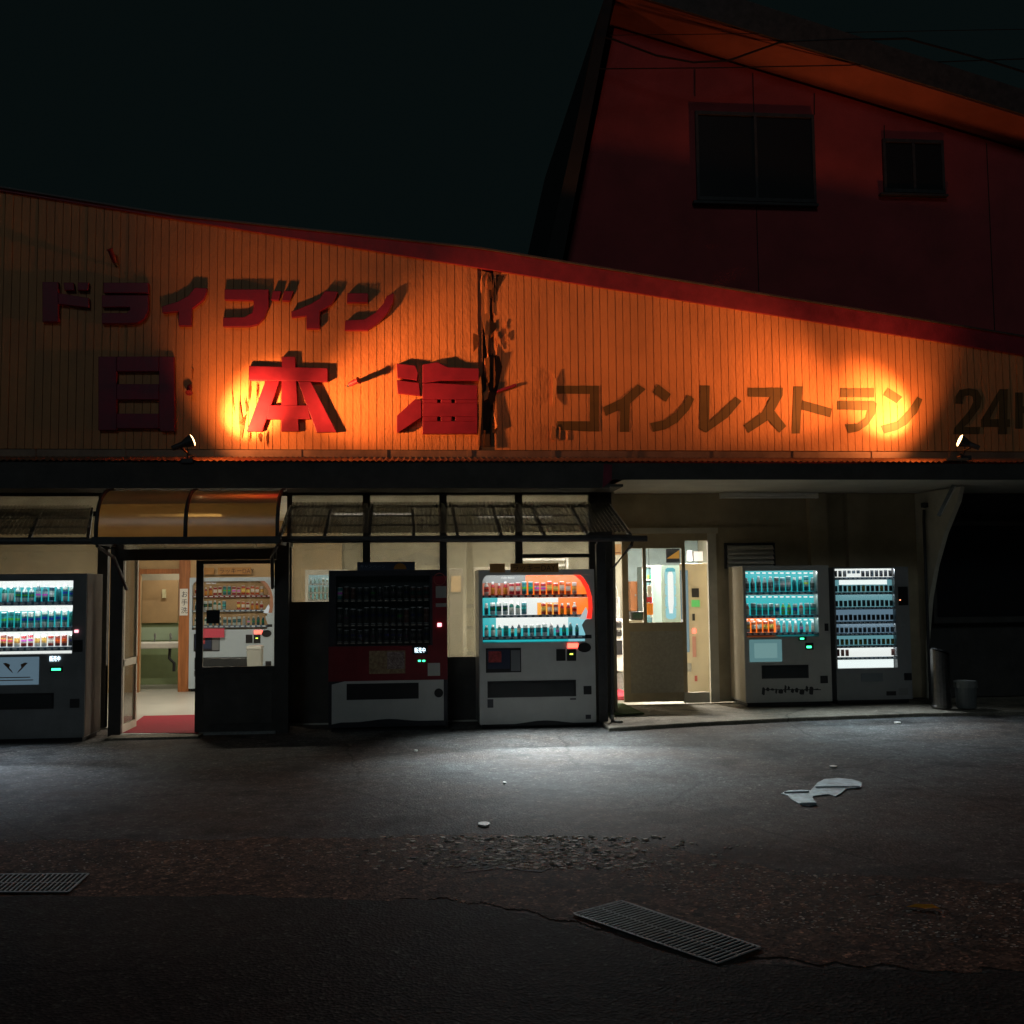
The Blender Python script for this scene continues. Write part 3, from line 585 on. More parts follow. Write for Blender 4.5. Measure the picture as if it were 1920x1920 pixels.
# fixed leaf
c = R_(366, 1050, 518, 1376, Yv); g_ = R_(380, 1057, 514, 1250, Yv)
lf = part(MB().box(c[0], g_[0], Yv+.01, Yv+.05, .03, c[3]).box(g_[1], c[1], Yv+.01, Yv+.05, .03, c[3]).box(g_[0], g_[1], Yv+.012, Yv+.048, g_[3], c[3]).box(g_[0], g_[1], Yv+.012, Yv+.048, .03, g_[2]), 'door_leaf', M['bronze'], PO)
part(MB().box(g_[0]+.02, g_[1]-.02, Yv+.004, Yv+.011, .12, g_[2]-.08), 'kick_panel', M['darkwood'], lf)
part(MB().box(g_[0], g_[1], Yv+.028, Yv+.032, g_[2], g_[3]), 'glass', M['glass'], lf)
part(MB().box(a[1], b[0], Yv-.03, Yv+.09, 0, .03), 'threshold', M['galv'], PO)
# side walls of the porch (left one seen through the doorway)
for xx_, s in ((a[1]-.04, 1), (b[0]+.0, 1)):
    f = part(MB().box(xx_, xx_+.04, Yv+.07, -.01, 0, .12).box(xx_, xx_+.04, Yv+.07, -.01, .78, .86).box(xx_, xx_+.04, Yv+.07, -.01, hz[2]-.15, hz[2]).box(xx_, xx_+.04, Yv+.07, Yv+.12, .12, hz[2]-.15).box(xx_, xx_+.04, -.06, -.01, .12, hz[2]-.15), 'side_frame', M['cream'] if xx_ < -2.7 else M['bronze'], PO)
    part(MB().box(xx_+.018, xx_+.022, Yv+.12, -.06, .12, hz[2]-.15), 'side_glass', M['dirtyglass'], f)
o = MB().box(a[1], b[0], Yv+.09, .0, -.02, .018).build('porch_floor', M['interior_floor']); tag(o, kind='structure')
# bright strip of doorstep
o = MB().box(a[0]+.05, c[0]+.1, Yv-.3, Yv-.035, .0, .025).build('doorstep', M['concrete']); tag(o, kind='structure')
# curved awning
CA = thing('curved_awning', 'amber curved plastic awning with dark ribs over the entrance porch', 'awning')
Yf2 = -1.45
xa, xb_ = W(180, 1000, Yf2).x, W(520, 1000, Yf2).x
zf2 = Z_(1008, Yf2, 350); zb2 = Z_(921, -.78, 350)
M['amber'] = clear('amber_plastic', tint=(.75, .42, .12), gloss=.05, rough=.28, haze=.97, hazecol=(.85, .46, .13))
prof = []
for k in range(15):
    th = pi/2*k/14; prof.append((-.78+(Yf2+.78)*sin(th)**.9, zf2+(zb2-zf2)*cos(th)**.75))
v = []
for y, z in prof: v += [(xa, y, z), (xb_, y, z)]
MB().add(v, [(2*i, 2*i+1, 2*i+3, 2*i+2) for i in range(14)]).build('panel', M['amber'], CA, smooth=True)
xm_ = W(348, 960, Yf2).x
for x in (xa, xm_, xb_):
    rb = MB(); rb.tube([(x, y-.004, z+.006) for y, z in prof], .022, 8); rb.build('rib', M['steel_dark'], CA, smooth=True)
MB().box(xa-.04, xb_+.04, Yf2-.03, Yf2+.03, zf2-.07, zf2+.01).build('front_rail', M['steel_dark'], CA, bevel=.005)
for x in (xa, xb_):
    MB().bar((x, Yf2, zf2-.05), (x, -.02, zf2-.03), .04, .05).build('side_arm', M['steel_dark'], CA)
    MB().tube([(x+.0, Yf2+.05, zf2-.08), (x+.10*(1 if x == xa else -1), Yf2+.35, zf2-.2), (x+.14*(1 if x == xa else -1), Yv+.02, zf2-.55)], .02, 8).build('bracket', M['steel_dark'], CA)

# ================================================================ RIGHT SLIDING DOOR
SD = thing('sliding_door', 'cream framed sliding door with solid lower panel, half open in the bay', 'door')
Yd = YR-.06
def rb(x0, y0, x1, y1, Y, t, name, m_, par, z0=None):
    q = R_(x0, y0, x1, y1, Y); return part(MB().box(q[0], q[1], Y, Y+t, q[2] if z0 is None else z0, q[3]), name, m_, par)
rb(1150, 990, 1346, 1000, Yd, .058, 'head_frame', M['cream'], SD)
rb(1150, 1000, 1330, 1014, Yd+.02, .038, 'head_track', M['olive'], SD)
rb(1330, 1000, 1346, 1310, Yd, .058, 'jamb', M['cream'], SD, .06)
q = R_(1168, 1014, 1287, 1310, Yd+.025)
e1_, e2_, e3_, e4_ = [W(x, 1090, Yd+.025).x for x in (1178, 1206, 1212, 1279)]
zg0 = Z_(1167, Yd+.025, 1225); zg1 = Z_(1028, Yd+.025, 1225); yA, yB = Yd+.025, Yd+.055
lf = part(MB().box(q[0], e1_, yA, yB, .08, q[3]).box(e4_, q[1], yA, yB, .08, q[3]).box(e1_, e4_, yA+.001, yB-.001, zg1, q[3]).box(e1_, e4_, yA+.001, yB-.001, .08, zg0).box(e2_, e3_, yA, yB, zg0, zg1), 'door_leaf', M['olive'], SD)
part(MB().box(e1_+.01, e4_-.01, yA-.008, yA, .2, zg0-.12), 'lower_panel', mat('grey_panel', (.40, .37, .29), .6, var=.2, vs=30), lf)
part(MB().box(e1_, e2_, yA+.014, yA+.018, zg0, zg1).box(e3_, e4_, yA+.014, yA+.018, zg0, zg1), 'glass', M['glass'], lf)
rb(1284, 1298, 1331, 1311, Yd-.02, .07, 'sill', M['cream'], SD, .06)

# ================================================================ LOUVRE VENT, TUBE LIGHTS
LV = thing('louvre_vent', 'white slatted louvre vent on the wall above the white vending machine', 'vent')
q = R_(1358, 1018, 1452, 1066, YR-.01)
MB().box(q[0], q[1], YR-.05, YR-.002, q[3]-.03, q[3]).box(q[0], q[0]+.03, YR-.05, YR-.003, q[2], q[3]-.03).box(q[1]-.03, q[1], YR-.05, YR-.003, q[2], q[3]-.03).build('frame', M['steel_dark'], LV)
n = 5; hh = (q[3]-q[2]-.03)/n
for i in range(n):
    z = q[2]+hh*i; MB().add([(q[0]+.03, YR-.09, z), (q[1]-.03, YR-.09, z), (q[1]-.03, YR-.03, z+hh*.95), (q[0]+.03, YR-.03, z+hh*.95), (q[0]+.03, YR-.085, z-.004), (q[1]-.03, YR-.085, z-.004), (q[1]-.03, YR-.025, z+hh*.9), (q[0]+.03, YR-.025, z+hh*.9)],
        [(0,1,2,3),(7,6,5,4),(0,4,5,1),(1,5,6,2),(2,6,7,3),(3,7,4,0)]).build('slat', M['whitew'], LV)
q = R_(1350, 909, 1532, 924, .95)
TL = thing('tube_light', 'unlit twin tube light fixed to the soffit of the bay', 'light fixture', ((q[0]+q[1])/2, .95, zr0), group='tube lights')
h_ = (q[1]-q[0])/2
MB().box(-h_, h_, -.05, .05, -.045, -.0).build('housing', M['whitew'], TL, bevel=.008)
for s in (-1, 1): MB().tube([(-h_+.03, s*.035, -.062), (h_-.03, s*.035, -.062)], .014, 8).build('tube', M['whitew'], TL)
for s in (-1, 1): MB().box(s*h_-.02*(s > 0), s*h_+.02*(s < 0), -.05, .05, -.08, -.045).build('end_cap', M['whitew'], TL)
p = W(1776, 938, -.2)
TL2 = thing('tube_light', 'short unlit tube light hanging slanted outside the wing wall', 'light fixture', p, group='tube lights')
MB().bar((-.10, .05, -.2), (.07, -.05, .19), .10, .04).build('housing', M['galv'], TL2)
MB().tube([(-.09, .02, -.18), (.07, -.08, .17)], .018, 8).build('tube', M['whitew'], TL2)
M['tube'] = emis('lit_tube', (1, .93, .78), 3)
def ceil_light(x, y, L, e, lb, col=(1, .91, .75)):
    t = thing('tube_light', lb, 'light fixture', (x, y, ZS-.001), group='lit tube lights inside')
    MB().box(-L/2, L/2, -.06, .06, -.06, 0).build('housing', M['whitew'], t)
    MB().tube([(-L/2+.04, 0, -.085), (L/2-.04, 0, -.085)], .018, 8).build('tube', M['tube'], t)
    arealamp('glow', (0, 0, -.11), (0, 0, -1), e, col, L, .12, t)
ceil_light(-3.2, 2.2, 1.2, 62, 'lit tube light inside above the porch doorway')
ceil_light(-3.9, 5.5, .6, 14, 'lit tube light inside the green washroom')
ceil_light(-.5, 2.2, 1.2, 28, 'lit tube light inside behind the middle windows')
ceil_light(1.6, 2.6, 1.2, 100, 'lit tube light inside behind the window nearest the bay')
p = W(1226, 1029, 3.3); ceil_light(p.x+.1, 3.0, 1.0, 380, 'lit tube light seen through the sliding door glass', (1, .95, .85))
ceil_light(-6.5, 2.2, 1.2, 8, 'lit tube light inside at the far left')

# ================================================================ VENDING MACHINES
MATC = {}
def pm(c, r=.35, k='p', e=0):
    key = (c, r, e)
    if key not in MATC:
        MATC[key] = mat('sample_%s' % k, c, r)
    return MATC[key]
CAPW = pm((.75, .75, .75))
def bottle_mesh(body, label, cap=(.75, .75, .75), h=.2, r=.031, kind=0):
    if kind == 0:    # pet bottle
        prof = [(r*.85, 0), (r, .012), (r, h*.25), (r, h*.62), (r*.85, h*.72), (r*.45, h*.86), (r*.42, h*.90), (r*.5, h*.905), (r*.5, h)]
        prof[3:3] = [(r*1.01, h*.36), (r*1.01, h*.46)]; ks = [0, 0, 1, 3, 1, 0, 0, 0, 2, 2]
    elif kind == 1:  # can
        prof = [(r*.8, 0), (r, .008), (r, h*.3), (r, h*.7), (r, h*.93), (r*.85, h*.985), (r*.8, h*.98)]
        prof[3:3] = [(r*1.01, h*.44), (r*1.01, h*.58)]; ks = [2, 0, 1, 3, 1, 0, 2, 2]
    else:            # small stubby bottle
        prof = [(r*.9, 0), (r, .01), (r, h*.55), (r*.9, h*.68), (r*.55, h*.8), (r*.6, h*.82), (r*.6, h)]
        ks = [0, 1, 0, 0, 2, 2]
    mb = MB(); mb.lathe(prof, 10, ks=ks)
    me = mb.mesh('sample', [pm(body), pm(label), pm(cap), pm(tuple(round(min(.9, c*random.choice((.2, 1.6, 2.4))), 2) for c in label))], True); return me
def kinds(cols, h, mix):
    out = []; cols = cols+[(random.choice(cols)[random.randint(0, 1)], random.choice(cols)[random.randint(0, 1)]) for _ in range(9)]; mix = mix+[random.choice(mix) for _ in range(9)]
    for i, (b, l_) in enumerate(cols): out.append((bottle_mesh(b, l_, h=h*random.uniform(.85, 1.0) if mix[i % len(mix)] != 1 else h*.72, r=.030 if mix[i % len(mix)] != 1 else .029, kind=mix[i % len(mix)]), 'sample_can' if mix[i % len(mix)] == 1 else 'sample_bottle'))
    return out
TEALS = [((.02,.16,.18),(.05,.35,.36)), ((.03,.22,.22),(.5,.6,.6)), ((.01,.05,.08),(.10,.3,.35)), ((.35,.42,.42),(.04,.2,.22)), ((.02,.10,.12),(.35,.4,.42)), ((.02,.2,.16),(.6,.65,.6))]
WARMS = [((.5,.06,.03),(.8,.5,.1)), ((.65,.25,.03),(.3,.03,.02)), ((.35,.02,.03),(.6,.55,.5)), ((.7,.45,.05),(.5,.05,.03)), ((.15,.03,.02),(.7,.35,.08)), ((.6,.12,.03),(.85,.75,.6))]
MIXED = [((.05,.45,.05),(.25,.6,.1)), ((.1,.25,.28),(.6,.65,.65)), ((.3,.3,.28),(.1,.1,.1)), ((.04,.07,.09),(.45,.45,.3)), ((.6,.15,.1),(.7,.6,.5)), ((.15,.5,.08),(.7,.75,.2)), ((.08,.2,.22),(.3,.35,.35)), ((.25,.27,.28),(.5,.2,.1))]
DARKS = [((.03,.035,.035),(.08,.08,.08)), ((.05,.05,.04),(.12,.05,.04)), ((.02,.02,.02),(.05,.06,.05))]
e_ = lambda n, c, s=1.: emis(n, c, s)
E_TEAL = e_('teal_backlit_card', (.02, .46, .50), 1.0); E_WHITE = e_('white_backlit_card', (.92, .97, .93), 1.0); E_ORG = e_('orange_backlit_card', (1, .19, .015), 1.35)
E_YEL = e_('yellow_backlit_card', (1, .42, .06), 1.1); E_PALE = e_('pale_backlit_card', (.55, .58, .55), .5); E_RED = e_('red_lit_trim', (1, .03, .015), 1.3); E_CYAN = e_('cyan_lit_card', (.30, .75, .85), .8)
E_BLUE = e_('blue_white_letters', (.7, .9, 1), 3); E_GREEN = e_('green_led', (.05, 1, .35), 3.5); E_REDL = e_('red_led', (1, .08, .05), 5); E_PINK = e_('pink_led', (1, .35, .4), 3)
M['blueshelf'] = mat('steel_blue_shelf', (.10, .16, .24), .4); M['tab'] = mat('pale_price_tab', (.7, .78, .8), .5)
M['darkdisp'] = mat('dark_display_card', (.04, .045, .045), .6); M['beigetab'] = mat('pale_tab', (.45, .40, .34), .6)
class VM:
    def __init__(s, label, box, Y, dep, body, disp, z0=0., group='drinks vending machines', cav=.16, split=None, name='vending_machine'):
        x0, x1, zb_, zt_ = R_(*box, Y); s.Y = Y; s.o = Vector(((x0+x1)/2, Y, z0)); s.box = box
        s.t = thing(name, label, 'vending machine', s.o, group=group)
        s.w = (x1-x0)/2; s.h = zt_-z0; s.dep = dep; W2 = s.w
        d = s.r(*disp); s.d = d; s.cav = cav; mb = MB(); b0 = .05
        if split: mb.k = 0
        mb.box(-W2, W2, cav, dep, b0, s.h)
        mb.box(-W2, d[0], 0, cav-.0005, b0, s.h).box(d[1], W2, 0, cav-.0005, b0, s.h).box(d[0], d[1], .0, cav-.0005, d[3], s.h).box(d[0], d[1], 0, cav-.0005, b0, d[2])
        mb.build('cabinet', body, s.t)
        MB().box(-W2+.03, W2-.03, .05, dep-.03, 0, b0).build('plinth', M['black'], s.t)
        MB().box(d[0], d[1], .004, .007, d[2], d[3]).build('glass', M['glass'], s.t)
    def r(s, x0, y0, x1, y1):
        a = R_(x0, y0, x1, y1, s.Y); return (a[0]-s.o.x, a[1]-s.o.x, a[2]-s.o.z, a[3]-s.o.z)
    def plate(s, q, name, m_, t=.006, y=0., bevel=0, parent=None):
        a = s.r(*q); return MB().box(a[0], a[1], y-t, y-.0005 if y == 0 else y, a[2], a[3]).build(name, m_, parent or s.t, bevel=bevel)
    def slot(s, q, name='dispensing_slot'):
        a = s.r(*q); f = MB().box(a[0], a[1], -.004, -.001, a[2], a[3]).build(name, M['black'], s.t)
        MB().box(a[0]+.02, a[1]-.02, -.012, -.0045, a[2]+.015, a[3]-.02).build('flap', mat('smoked_flap', (.03, .034, .036), .22), f, bevel=.003); return f
    def back(s, q, m_, name='display_card', dy=0.):
        a = s.r(*q); return MB().box(max(a[0], s.d[0]), min(a[1], s.d[1]), s.cav-.012-dy, s.cav-.004-dy, a[2], a[3]).build(name, m_, s.t)
    def shelf(s, y, n, hgt=5, m1='blueshelf', m2='tab', x0=None, x1=None):
        a = s.r(s.box[0], y, s.box[2], y+hgt); z1_, z0_ = a[3], a[2]; d = s.d
        sh = MB().box(d[0], d[1], .03, s.cav-.013, z1_-.008, z1_).box(d[0], d[1], .018, .03, z0_, z1_).build('shelf', M[m1], s.t)
        mb = MB(); sp = (d[1]-d[0])/n
        for i in range(n): mb.box(d[0]+sp*(i+.2), d[0]+sp*(i+.8), .013, .0175, z0_+(z1_-z0_)*.25, z1_-(z1_-z0_)*.2)
        mb.build('price_tab', M[m2], sh); return z1_
    def items(s, ybase, ytop, n, ks, x0=None, x1=None, skip=(), run=2):
        d = s.d; a = s.r(x0 or s.box[0], ytop, x1 or s.box[2], ybase); l_ = max(d[0], a[0] if x0 else d[0]); r_ = min(d[1], a[1] if x1 else d[1]); sp = (r_-l_)/n; hh = a[3]-a[2]; i = 0; cur = None
        for i in range(n):
            if cur is None or random.random() < .6: cur = random.choice(ks)
            if i in skip: continue
            me, nm = cur
            o = bpy.data.objects.new(nm, me); COL.objects.link(o); o.parent = s.t
            zs = hh/max(v.co.z for v in me.vertices)*random.uniform(.86, 1.02); rr = max(v.co.x for v in me.vertices)
            xs = min(sp*.43/rr, zs*1.15); o.location = (l_+sp*(i+.5), .085, a[2]); o.scale = (xs, xs*.9, zs); o.rotation_euler = (0, 0, random.random()*6)
    def striplight(s, ys, e, col=(.85, 1, 1)):
        d = s.d
        for k, y in enumerate(ys):
            z = s.r(s.box[0], y, s.box[2], y+2)[3]
            arealamp('strip_light', (0, .03, z), (0, .75, -.66), e*(.6 if k == 0 else .9), col, (d[1]-d[0])*.94, .012, s.t)
    def frontlight(s, e, col=(.85, .95, 1), spread=74, pt=.62):
        d = s.d; z = d[3]-.018
        arealamp('header_tube', (0, .012, z), (0, -pt, -.8), e, col, (d[1]-d[0])*.92, .016, s.t, spread)  # added outward lamps carry the display's light onto the ground
        arealamp('header_tube', (0, .0122, z), (0, -.9, -.8), e*.36, col, (d[1]-d[0])*.9, .012, s.t, 94)
K_T, K_W, K_M, K_D = kinds(TEALS, .2, [1, 1, 0, 1, 0, 2]), kinds(WARMS, .2, [1, 0, 1, 2, 1, 1]), kinds(MIXED, .2, [0, 0, 1, 0, 2, 0, 1, 1]), kinds(DARKS, .2, [1, 0, 1])
K_T0 = kinds(TEALS, .2, [0, 0, 1, 0, 0, 2])

# --- black machine at the left edge
M['blackbody'] = mat('black_machine_enamel', (.20, .21, .215), .4, var=.2, vs=4)
M['brownside'] = mat('brown_side_panel', (.12, .09, .07), .6, var=.3, vs=4)
v1 = VM('black drinks vending machine with bright white display cut by the left frame edge', (-48, 1076, 160, 1388), -1.10, .62, M['blackbody'], (-30, 1089, 136, 1227))
v1.back((-30, 1089, 136, 1101), E_WHITE); v1.back((-30, 1101, 136, 1130), E_TEAL); v1.back((-30, 1136, 136, 1146), E_WHITE); v1.back((-30, 1146, 136, 1179), E_TEAL); v1.back((-30, 1185, 136, 1227), E_WHITE)
for y in (1128, 1177, 1214): v1.shelf(y, 13, 7)
v1.items(1128, 1096, 13, K_T+K_T0); v1.items(1177, 1143, 13, K_T); v1.items(1213, 1189, 13, K_W+K_W+K_D)
v1.striplight((1092, 1138, 1188), 1.6); v1.frontlight(20, (.7, .85, 1))
pl = v1.plate((-10, 1232, 73, 1284), 'poster', emis('pale_blue_poster', (.16, .26, .34), .45, (.2, .26, .3))); a = v1.r(-10, 1232, 73, 1284)  # front-lit poster; its lit look is put in as emission
zc = (a[2]+a[3])/2+.03; xc = v1.r(29, 1255, 30, 1256)[0]
hb = mat('brown_print', (.20, .10, .05), .6)
for sg in (-1, 1):
    MB().prism([(xc+sg*.02, zc-.055), (xc+sg*.06, zc-.02), (xc+sg*.13, zc+.055), (xc+sg*.10, zc+.06), (xc+sg*.055, zc+.04), (xc+sg*.065, zc+.005), (xc+sg*.04, zc-.02)], -.009, -.0065).build('leaf_print', hb, pl)
for i in range(2): MB().box(xc-.16, xc+.16+.03*i, -.0085, -.0065, zc-.105-.03*i, zc-.095-.03*i).build('print_line', hb, pl)
a = v1.r(93, 1228, 114, 1239); text('lit_text', '販売中', a[3]-a[2], (a[0], -.008, a[2]), E_BLUE, v1.t, sx=(a[1]-a[0])/(a[3]-a[2])/3)
v1.plate((94, 1250, 118, 1260), 'indicator', M['black'], .004); v1.plate((97, 1253, 114, 1257), 'led', E_GREEN, .008)
v1.plate((140, 1181, 147, 1186), 'led', E_PINK, .012); v1.plate((137, 1200, 155, 1222), 'coin_slot', M['black'])
v1.slot((-22, 1300, 101, 1330)); v1.plate((131, 1310, 149, 1327), 'coin_return', M['black'], .01, bevel=.004)
MB().box(v1.w+.0005, v1.w+.004, .02, .6, .06, v1.h-.01).build('side_panel', M['brownside'], v1.t)

# --- red machine, display off
M['darkred'] = mat('dark_red_enamel', (.22, .012, .02), .4, var=.3, vs=3); M['navybody'] = mat('dark_navy_enamel', (.022, .022, .03), .4)
v2 = VM('dark red vending machine with unlit display and white lower panel', (616, 1069, 839, 1364), -.75, .68, M['navybody'], (630, 1080, 806, 1210))
v2.back((630, 1080, 806, 1210), M['darkdisp'])
for y in (1124, 1170, 1203): v2.shelf(y, 14, 4.5, 'black', 'beigetab')
v2.items(1124, 1098, 14, K_D+K_D+K_T[:2]); v2.items(1170, 1138, 14, K_D+K_D+K_W[:1]); v2.items(1203, 1178, 14, K_D+K_D)
v2.plate((616, 1211, 839, 1276), 'red_panel', M['darkred'], .004); v2.plate((811, 1080, 838, 1211), 'control_panel', M['darkred'], .0045)
a = v2.r(622, 1276, 832, 1356); z0_, z1_ = a[2], a[3]
pts = [(a[0], z0_), (a[0], z1_-.035), (a[0]+.15, z1_), (a[1], z1_), (a[1], z0_+.02)]+[(a[1]-(a[1]-a[0])*u, z0_+.02+.03*sin(pi*min(1, max(0, (u-.2)/.6)))**2) for u in [i/12 for i in range(1, 12)]]
MB().prism(pts, -.007, -.0005).build('lower_panel', M['white_body'], v2.t)
a = v2.r(650, 1281, 785, 1311); MB().box(a[0], a[1], -.012, -.0075, a[2], a[3]).build('dispensing_slot', M['black'], v2.t)
a = v2.r(814, 1290, 831, 1308); MB().prism([((a[0]+a[1])/2+.052*cos(2*pi*i/16), (a[2]+a[3])/2+.052*sin(2*pi*i/16)) for i in range(16)], -.016, -.0075).build('coin_return', M['black'], v2.t)
a = v2.r(824, 1085, 825, 1086); MB().tube([(a[0]+.068*cos(2*pi*i/20), -.01, a[2]+.068*sin(2*pi*i/20)) for i in range(21)], .006, 6, False).build('ring_emblem', mat('dull_red_ring', (.35, .08, .07), .5), v2.t)
v2.plate((817, 1099, 837, 1121), 'notice_sticker', mat('grey_sticker', (.3, .3, .28), .6), .008); v2.plate((817, 1131, 837, 1138), 'notice_sticker', mat('grey_sticker', (.3, .3, .28), .6), .008)
v2.plate((820, 1168, 828, 1175), 'led', E_PINK, .02, bevel=.006); v2.plate((802, 1243, 825, 1267), 'notice_sticker', mat('pale_sticker', (.55, .55, .5), .6), .008)
pq = v2.plate((692, 1220, 760, 1263), 'poster', mat('dim_poster', (.14, .07, .04), .6, var=.8, vs=25, col2=(.40, .30, .16)), .008)
v2.plate((726, 1222, 758, 1254), 'poster_text', mat('dim_poster_text', (.35, .28, .26), .6, var=.9, vs=60, col2=(.08, .03, .03)), .0095, parent=v2.t)
v2.plate((773, 1209, 802, 1227), 'status_window', M['black'], .008); a = v2.r(777, 1212, 799, 1224); text('lit_text', '販売中', (a[3]-a[2])*.9, (a[0], -.010, a[2]+.006), E_BLUE, v2.t, sx=(a[1]-a[0])/(a[3]-a[2])/2.8)
v2.plate((784, 1237.5, 789, 1240.5), 'led', E_GREEN, .012); v2.plate((792, 1237.5, 797, 1240.5), 'led', E_GREEN, .012)
ad = thing('advert_board', 'small dark blue advert strip on top of the red vending machine', 'sign', (v2.o.x, v2.Y+.1, v2.h), group='strips on machine tops')
a = v2.r(669, 1054, 778, 1069.5); MB().box(a[0], a[1], 0, .02, .0, .10).build('board', mat('navy_print', (.05, .07, .12), .5), ad)
MB().prism([(a[0]+.5+.075*cos(pi*i/10), .012+.07*sin(pi*i/10)) for i in range(11)], -.004, -.0005).build('orange_disc', mat('orange_print', (.55, .22, .02), .5), ad)
text('lettering', 'キャンペーン', .05, (a[0]+.03, -.003, .03), mat('pale_print', (.3, .35, .45), .5), ad)

# --- grey-white machine with the bright round-ended display
def white_machine():
    v = VM('pale grey vending machine with glowing orange and white display and red curved edge', (898.5, 1068, 1116, 1365), -.75, .70, M['white_body'], (905, 1078, 1107, 1204))
    v.back((905, 1078, 988, 1093), E_PALE); v.back((905, 1093, 988, 1120), e_('pink_card', (.8, .25, .15), .6)); v.back((988, 1078, 1107, 1120), E_ORG)
    v.back((905, 1121, 935, 1156), E_TEAL); v.back((935, 1121, 1010, 1156), E_WHITE); v.back((1010, 1121, 1050, 1130), E_WHITE); v.back((1010, 1130, 1050, 1156), E_YEL); v.back((1050, 1121, 1107, 1156), E_ORG)
    v.back((905, 1158, 932, 1204), E_TEAL); v.back((932, 1158, 1069, 1178), E_WHITE); v.back((932, 1178, 1069, 1204), E_TEAL); v.back((1069, 1158, 1107, 1204), E_CYAN)
    v.shelf(1115, 15, 5, 'darkred', 'tab'); v.shelf(1153, 15, 4.5); v.shelf(1193, 15, 6)
    v.items(1115, 1090, 15, K_W+K_W+K_T[:1], 907, 1085); v.items(1153, 1128, 7, K_T, 907, 990); v.items(1153, 1130, 6, K_W, 1015, 1085)
    v.items(1193, 1169, 15, K_T+K_T+K_M, 907, 1090)
    v.striplight((1081, 1123, 1160), 1.3, (1, .97, .9))
    # curved red end and outer corner
    def pl(px, py): a = v.r(px, py, px+1, py+1); return (a[0], a[3])
    inner = [(1076, 1078), (1088, 1088), (1097, 1103), (1102, 1120), (1103, 1140), (1099, 1160)]; outer = [(1108.5, 1160), (1110.5, 1140), (1109, 1118), (1103, 1098), (1094, 1084), (1087, 1078)]
    MB().prism([pl(*p) for p in inner+outer], -.012, .0035).build('curved_trim', E_RED, v.t)
    MB().prism([pl(*p) for p in [(1087.3, 1077.5), (1094.3, 1083.8), (1103.3, 1097.8), (1109.3, 1118), (1109.3, 1077.5)]], -.006, .0035).build('corner_cover', M['white_body'], v.t)
    MB().prism([pl(*p) for p in [(1108, 1160.5), (1098, 1161), (1091, 1172), (1098, 1190), (1096, 1205), (1108, 1205)]], -.006, .0035).build('corner_cover', M['white_body'], v.t)
    MB().prism([pl(*p) for p in [(1098.5, 1138), (1103, 1150), (1099, 1162), (1086, 1160)]], -.008, .0032).build('side_badge', e_('silver_badge', (.75, .8, .8), .6), v.t)  # silver badge, no lamp; its brightness is put in as emission
    MB().prism([pl(*p) for p in [(904, 1077.5), (904, 1090), (908, 1083), (914, 1077.5)]], -.004, .0035).build('corner_cover', M['white_body'], v.t)
    q = v.plate((911, 1215, 977, 1261), 'screen_frame', M['black'], .005); v.plate((914, 1218, 956, 1254), 'screen', mat('dim_screen', (.03, .04, .08), .3), .008, parent=v.t)
    v.plate((916, 1221, 940, 1242), 'screen_print', mat('red_print', (.45, .05, .05), .5, var=.6, vs=40), .0095); v.plate((958, 1219, 975, 1258), 'instruction_label', mat('grey_print', (.16, .17, .18), .5), .008)
    for x in (1043, 1063): v.plate((x, 1217, x+17, 1239), 'card_reader', M['black'], .012, bevel=.004)
    v.plate((1068, 1225, 1074, 1227.5), 'led', e_('yellow_led', (.7, 1, .1), 2.5), .016)
    v.plate((1064, 1206, 1084, 1215), 'price_readout', E_REDL, .012, bevel=.004)
    a = v.r(1083, 1205, 1108, 1223); cx, cz, rx, rz = (a[0]+a[1])/2, (a[2]+a[3])/2, (a[1]-a[0])/2, (a[3]-a[2])/2
    MB().prism([(cx+rx*cos(2*pi*i/20), cz+rz*sin(2*pi*i/20)) for i in range(20)], -.014, -.0005).build('coin_slot', M['black'], v.t)
    v.plate((1097, 1190, 1109, 1197), 'bill_slot', M['black'], .008)
    v.slot((914, 1276, 1080, 1307)); v.plate((1094, 1286, 1109, 1302), 'coin_return', M['black'], .01, bevel=.005)
    v.plate((914, 1311, 925, 1327), 'label', mat('dark_label', (.05, .05, .06), .5), .003); v.plate((1098, 1340, 1108, 1348), 'label', mat('dark_label', (.05, .05, .06), .5), .003); v.plate((1069, 1309, 1080, 1312), 'label', mat('dark_label', (.05, .05, .06), .5), .003)
    a = v.r(900, 1340, 1118, 1360); w_ = a[1]-a[0]; n = 24
    up = [(a[0]+w_*i/n, a[2]+.010+.045*math.exp(-((i/n-.55)/.22)**2)) for i in range(n+1)]
    MB().prism(up+[(a[1], a[2]), (a[0], a[2])], -.0035, -.0005).build('wave_stripe', M['black'], v.t)
    a = v.r(944, 1080, 966, 1085); text('header_text', 'Hello Stand', .034, (a[0]-.03, -.001, a[2]), e_('pale_text', (.9, .9, .85), .8), v.t, ext=.0005)
    return v
v3 = white_machine()
LUCKY = 'ラッキーDAY'
def lucky(v, px=(918, 1056.5, 1047, 1073), y=-.015, label='', z=None):
    a = v.r(*px); t = thing('advert_board', label, 'sign', (v.o.x, v.Y+y, v.o.z+a[2]), group='strips on machine tops')
    og = mat('orange_card', (.42, .20, .05), .6); bl = mat('dark_lettering', (.05, .02, .01), .6)
    w_ = a[1]-a[0]; hh = a[3]-a[2]
    MB().box(a[0], a[0]+w_*.22, 0, .012, 0, hh).build('card', og, t); MB().box(a[0]+w_*.30, a[1], 0, .012, 0, hh).build('card', og, t)
    text('lettering', LUCKY, hh*.9, (a[0]+w_*.32, -.002, hh*.16), bl, t, sx=.92); return t
lucky(v3, label='orange lucky day card strip on top of the pale grey outdoor vending machine')

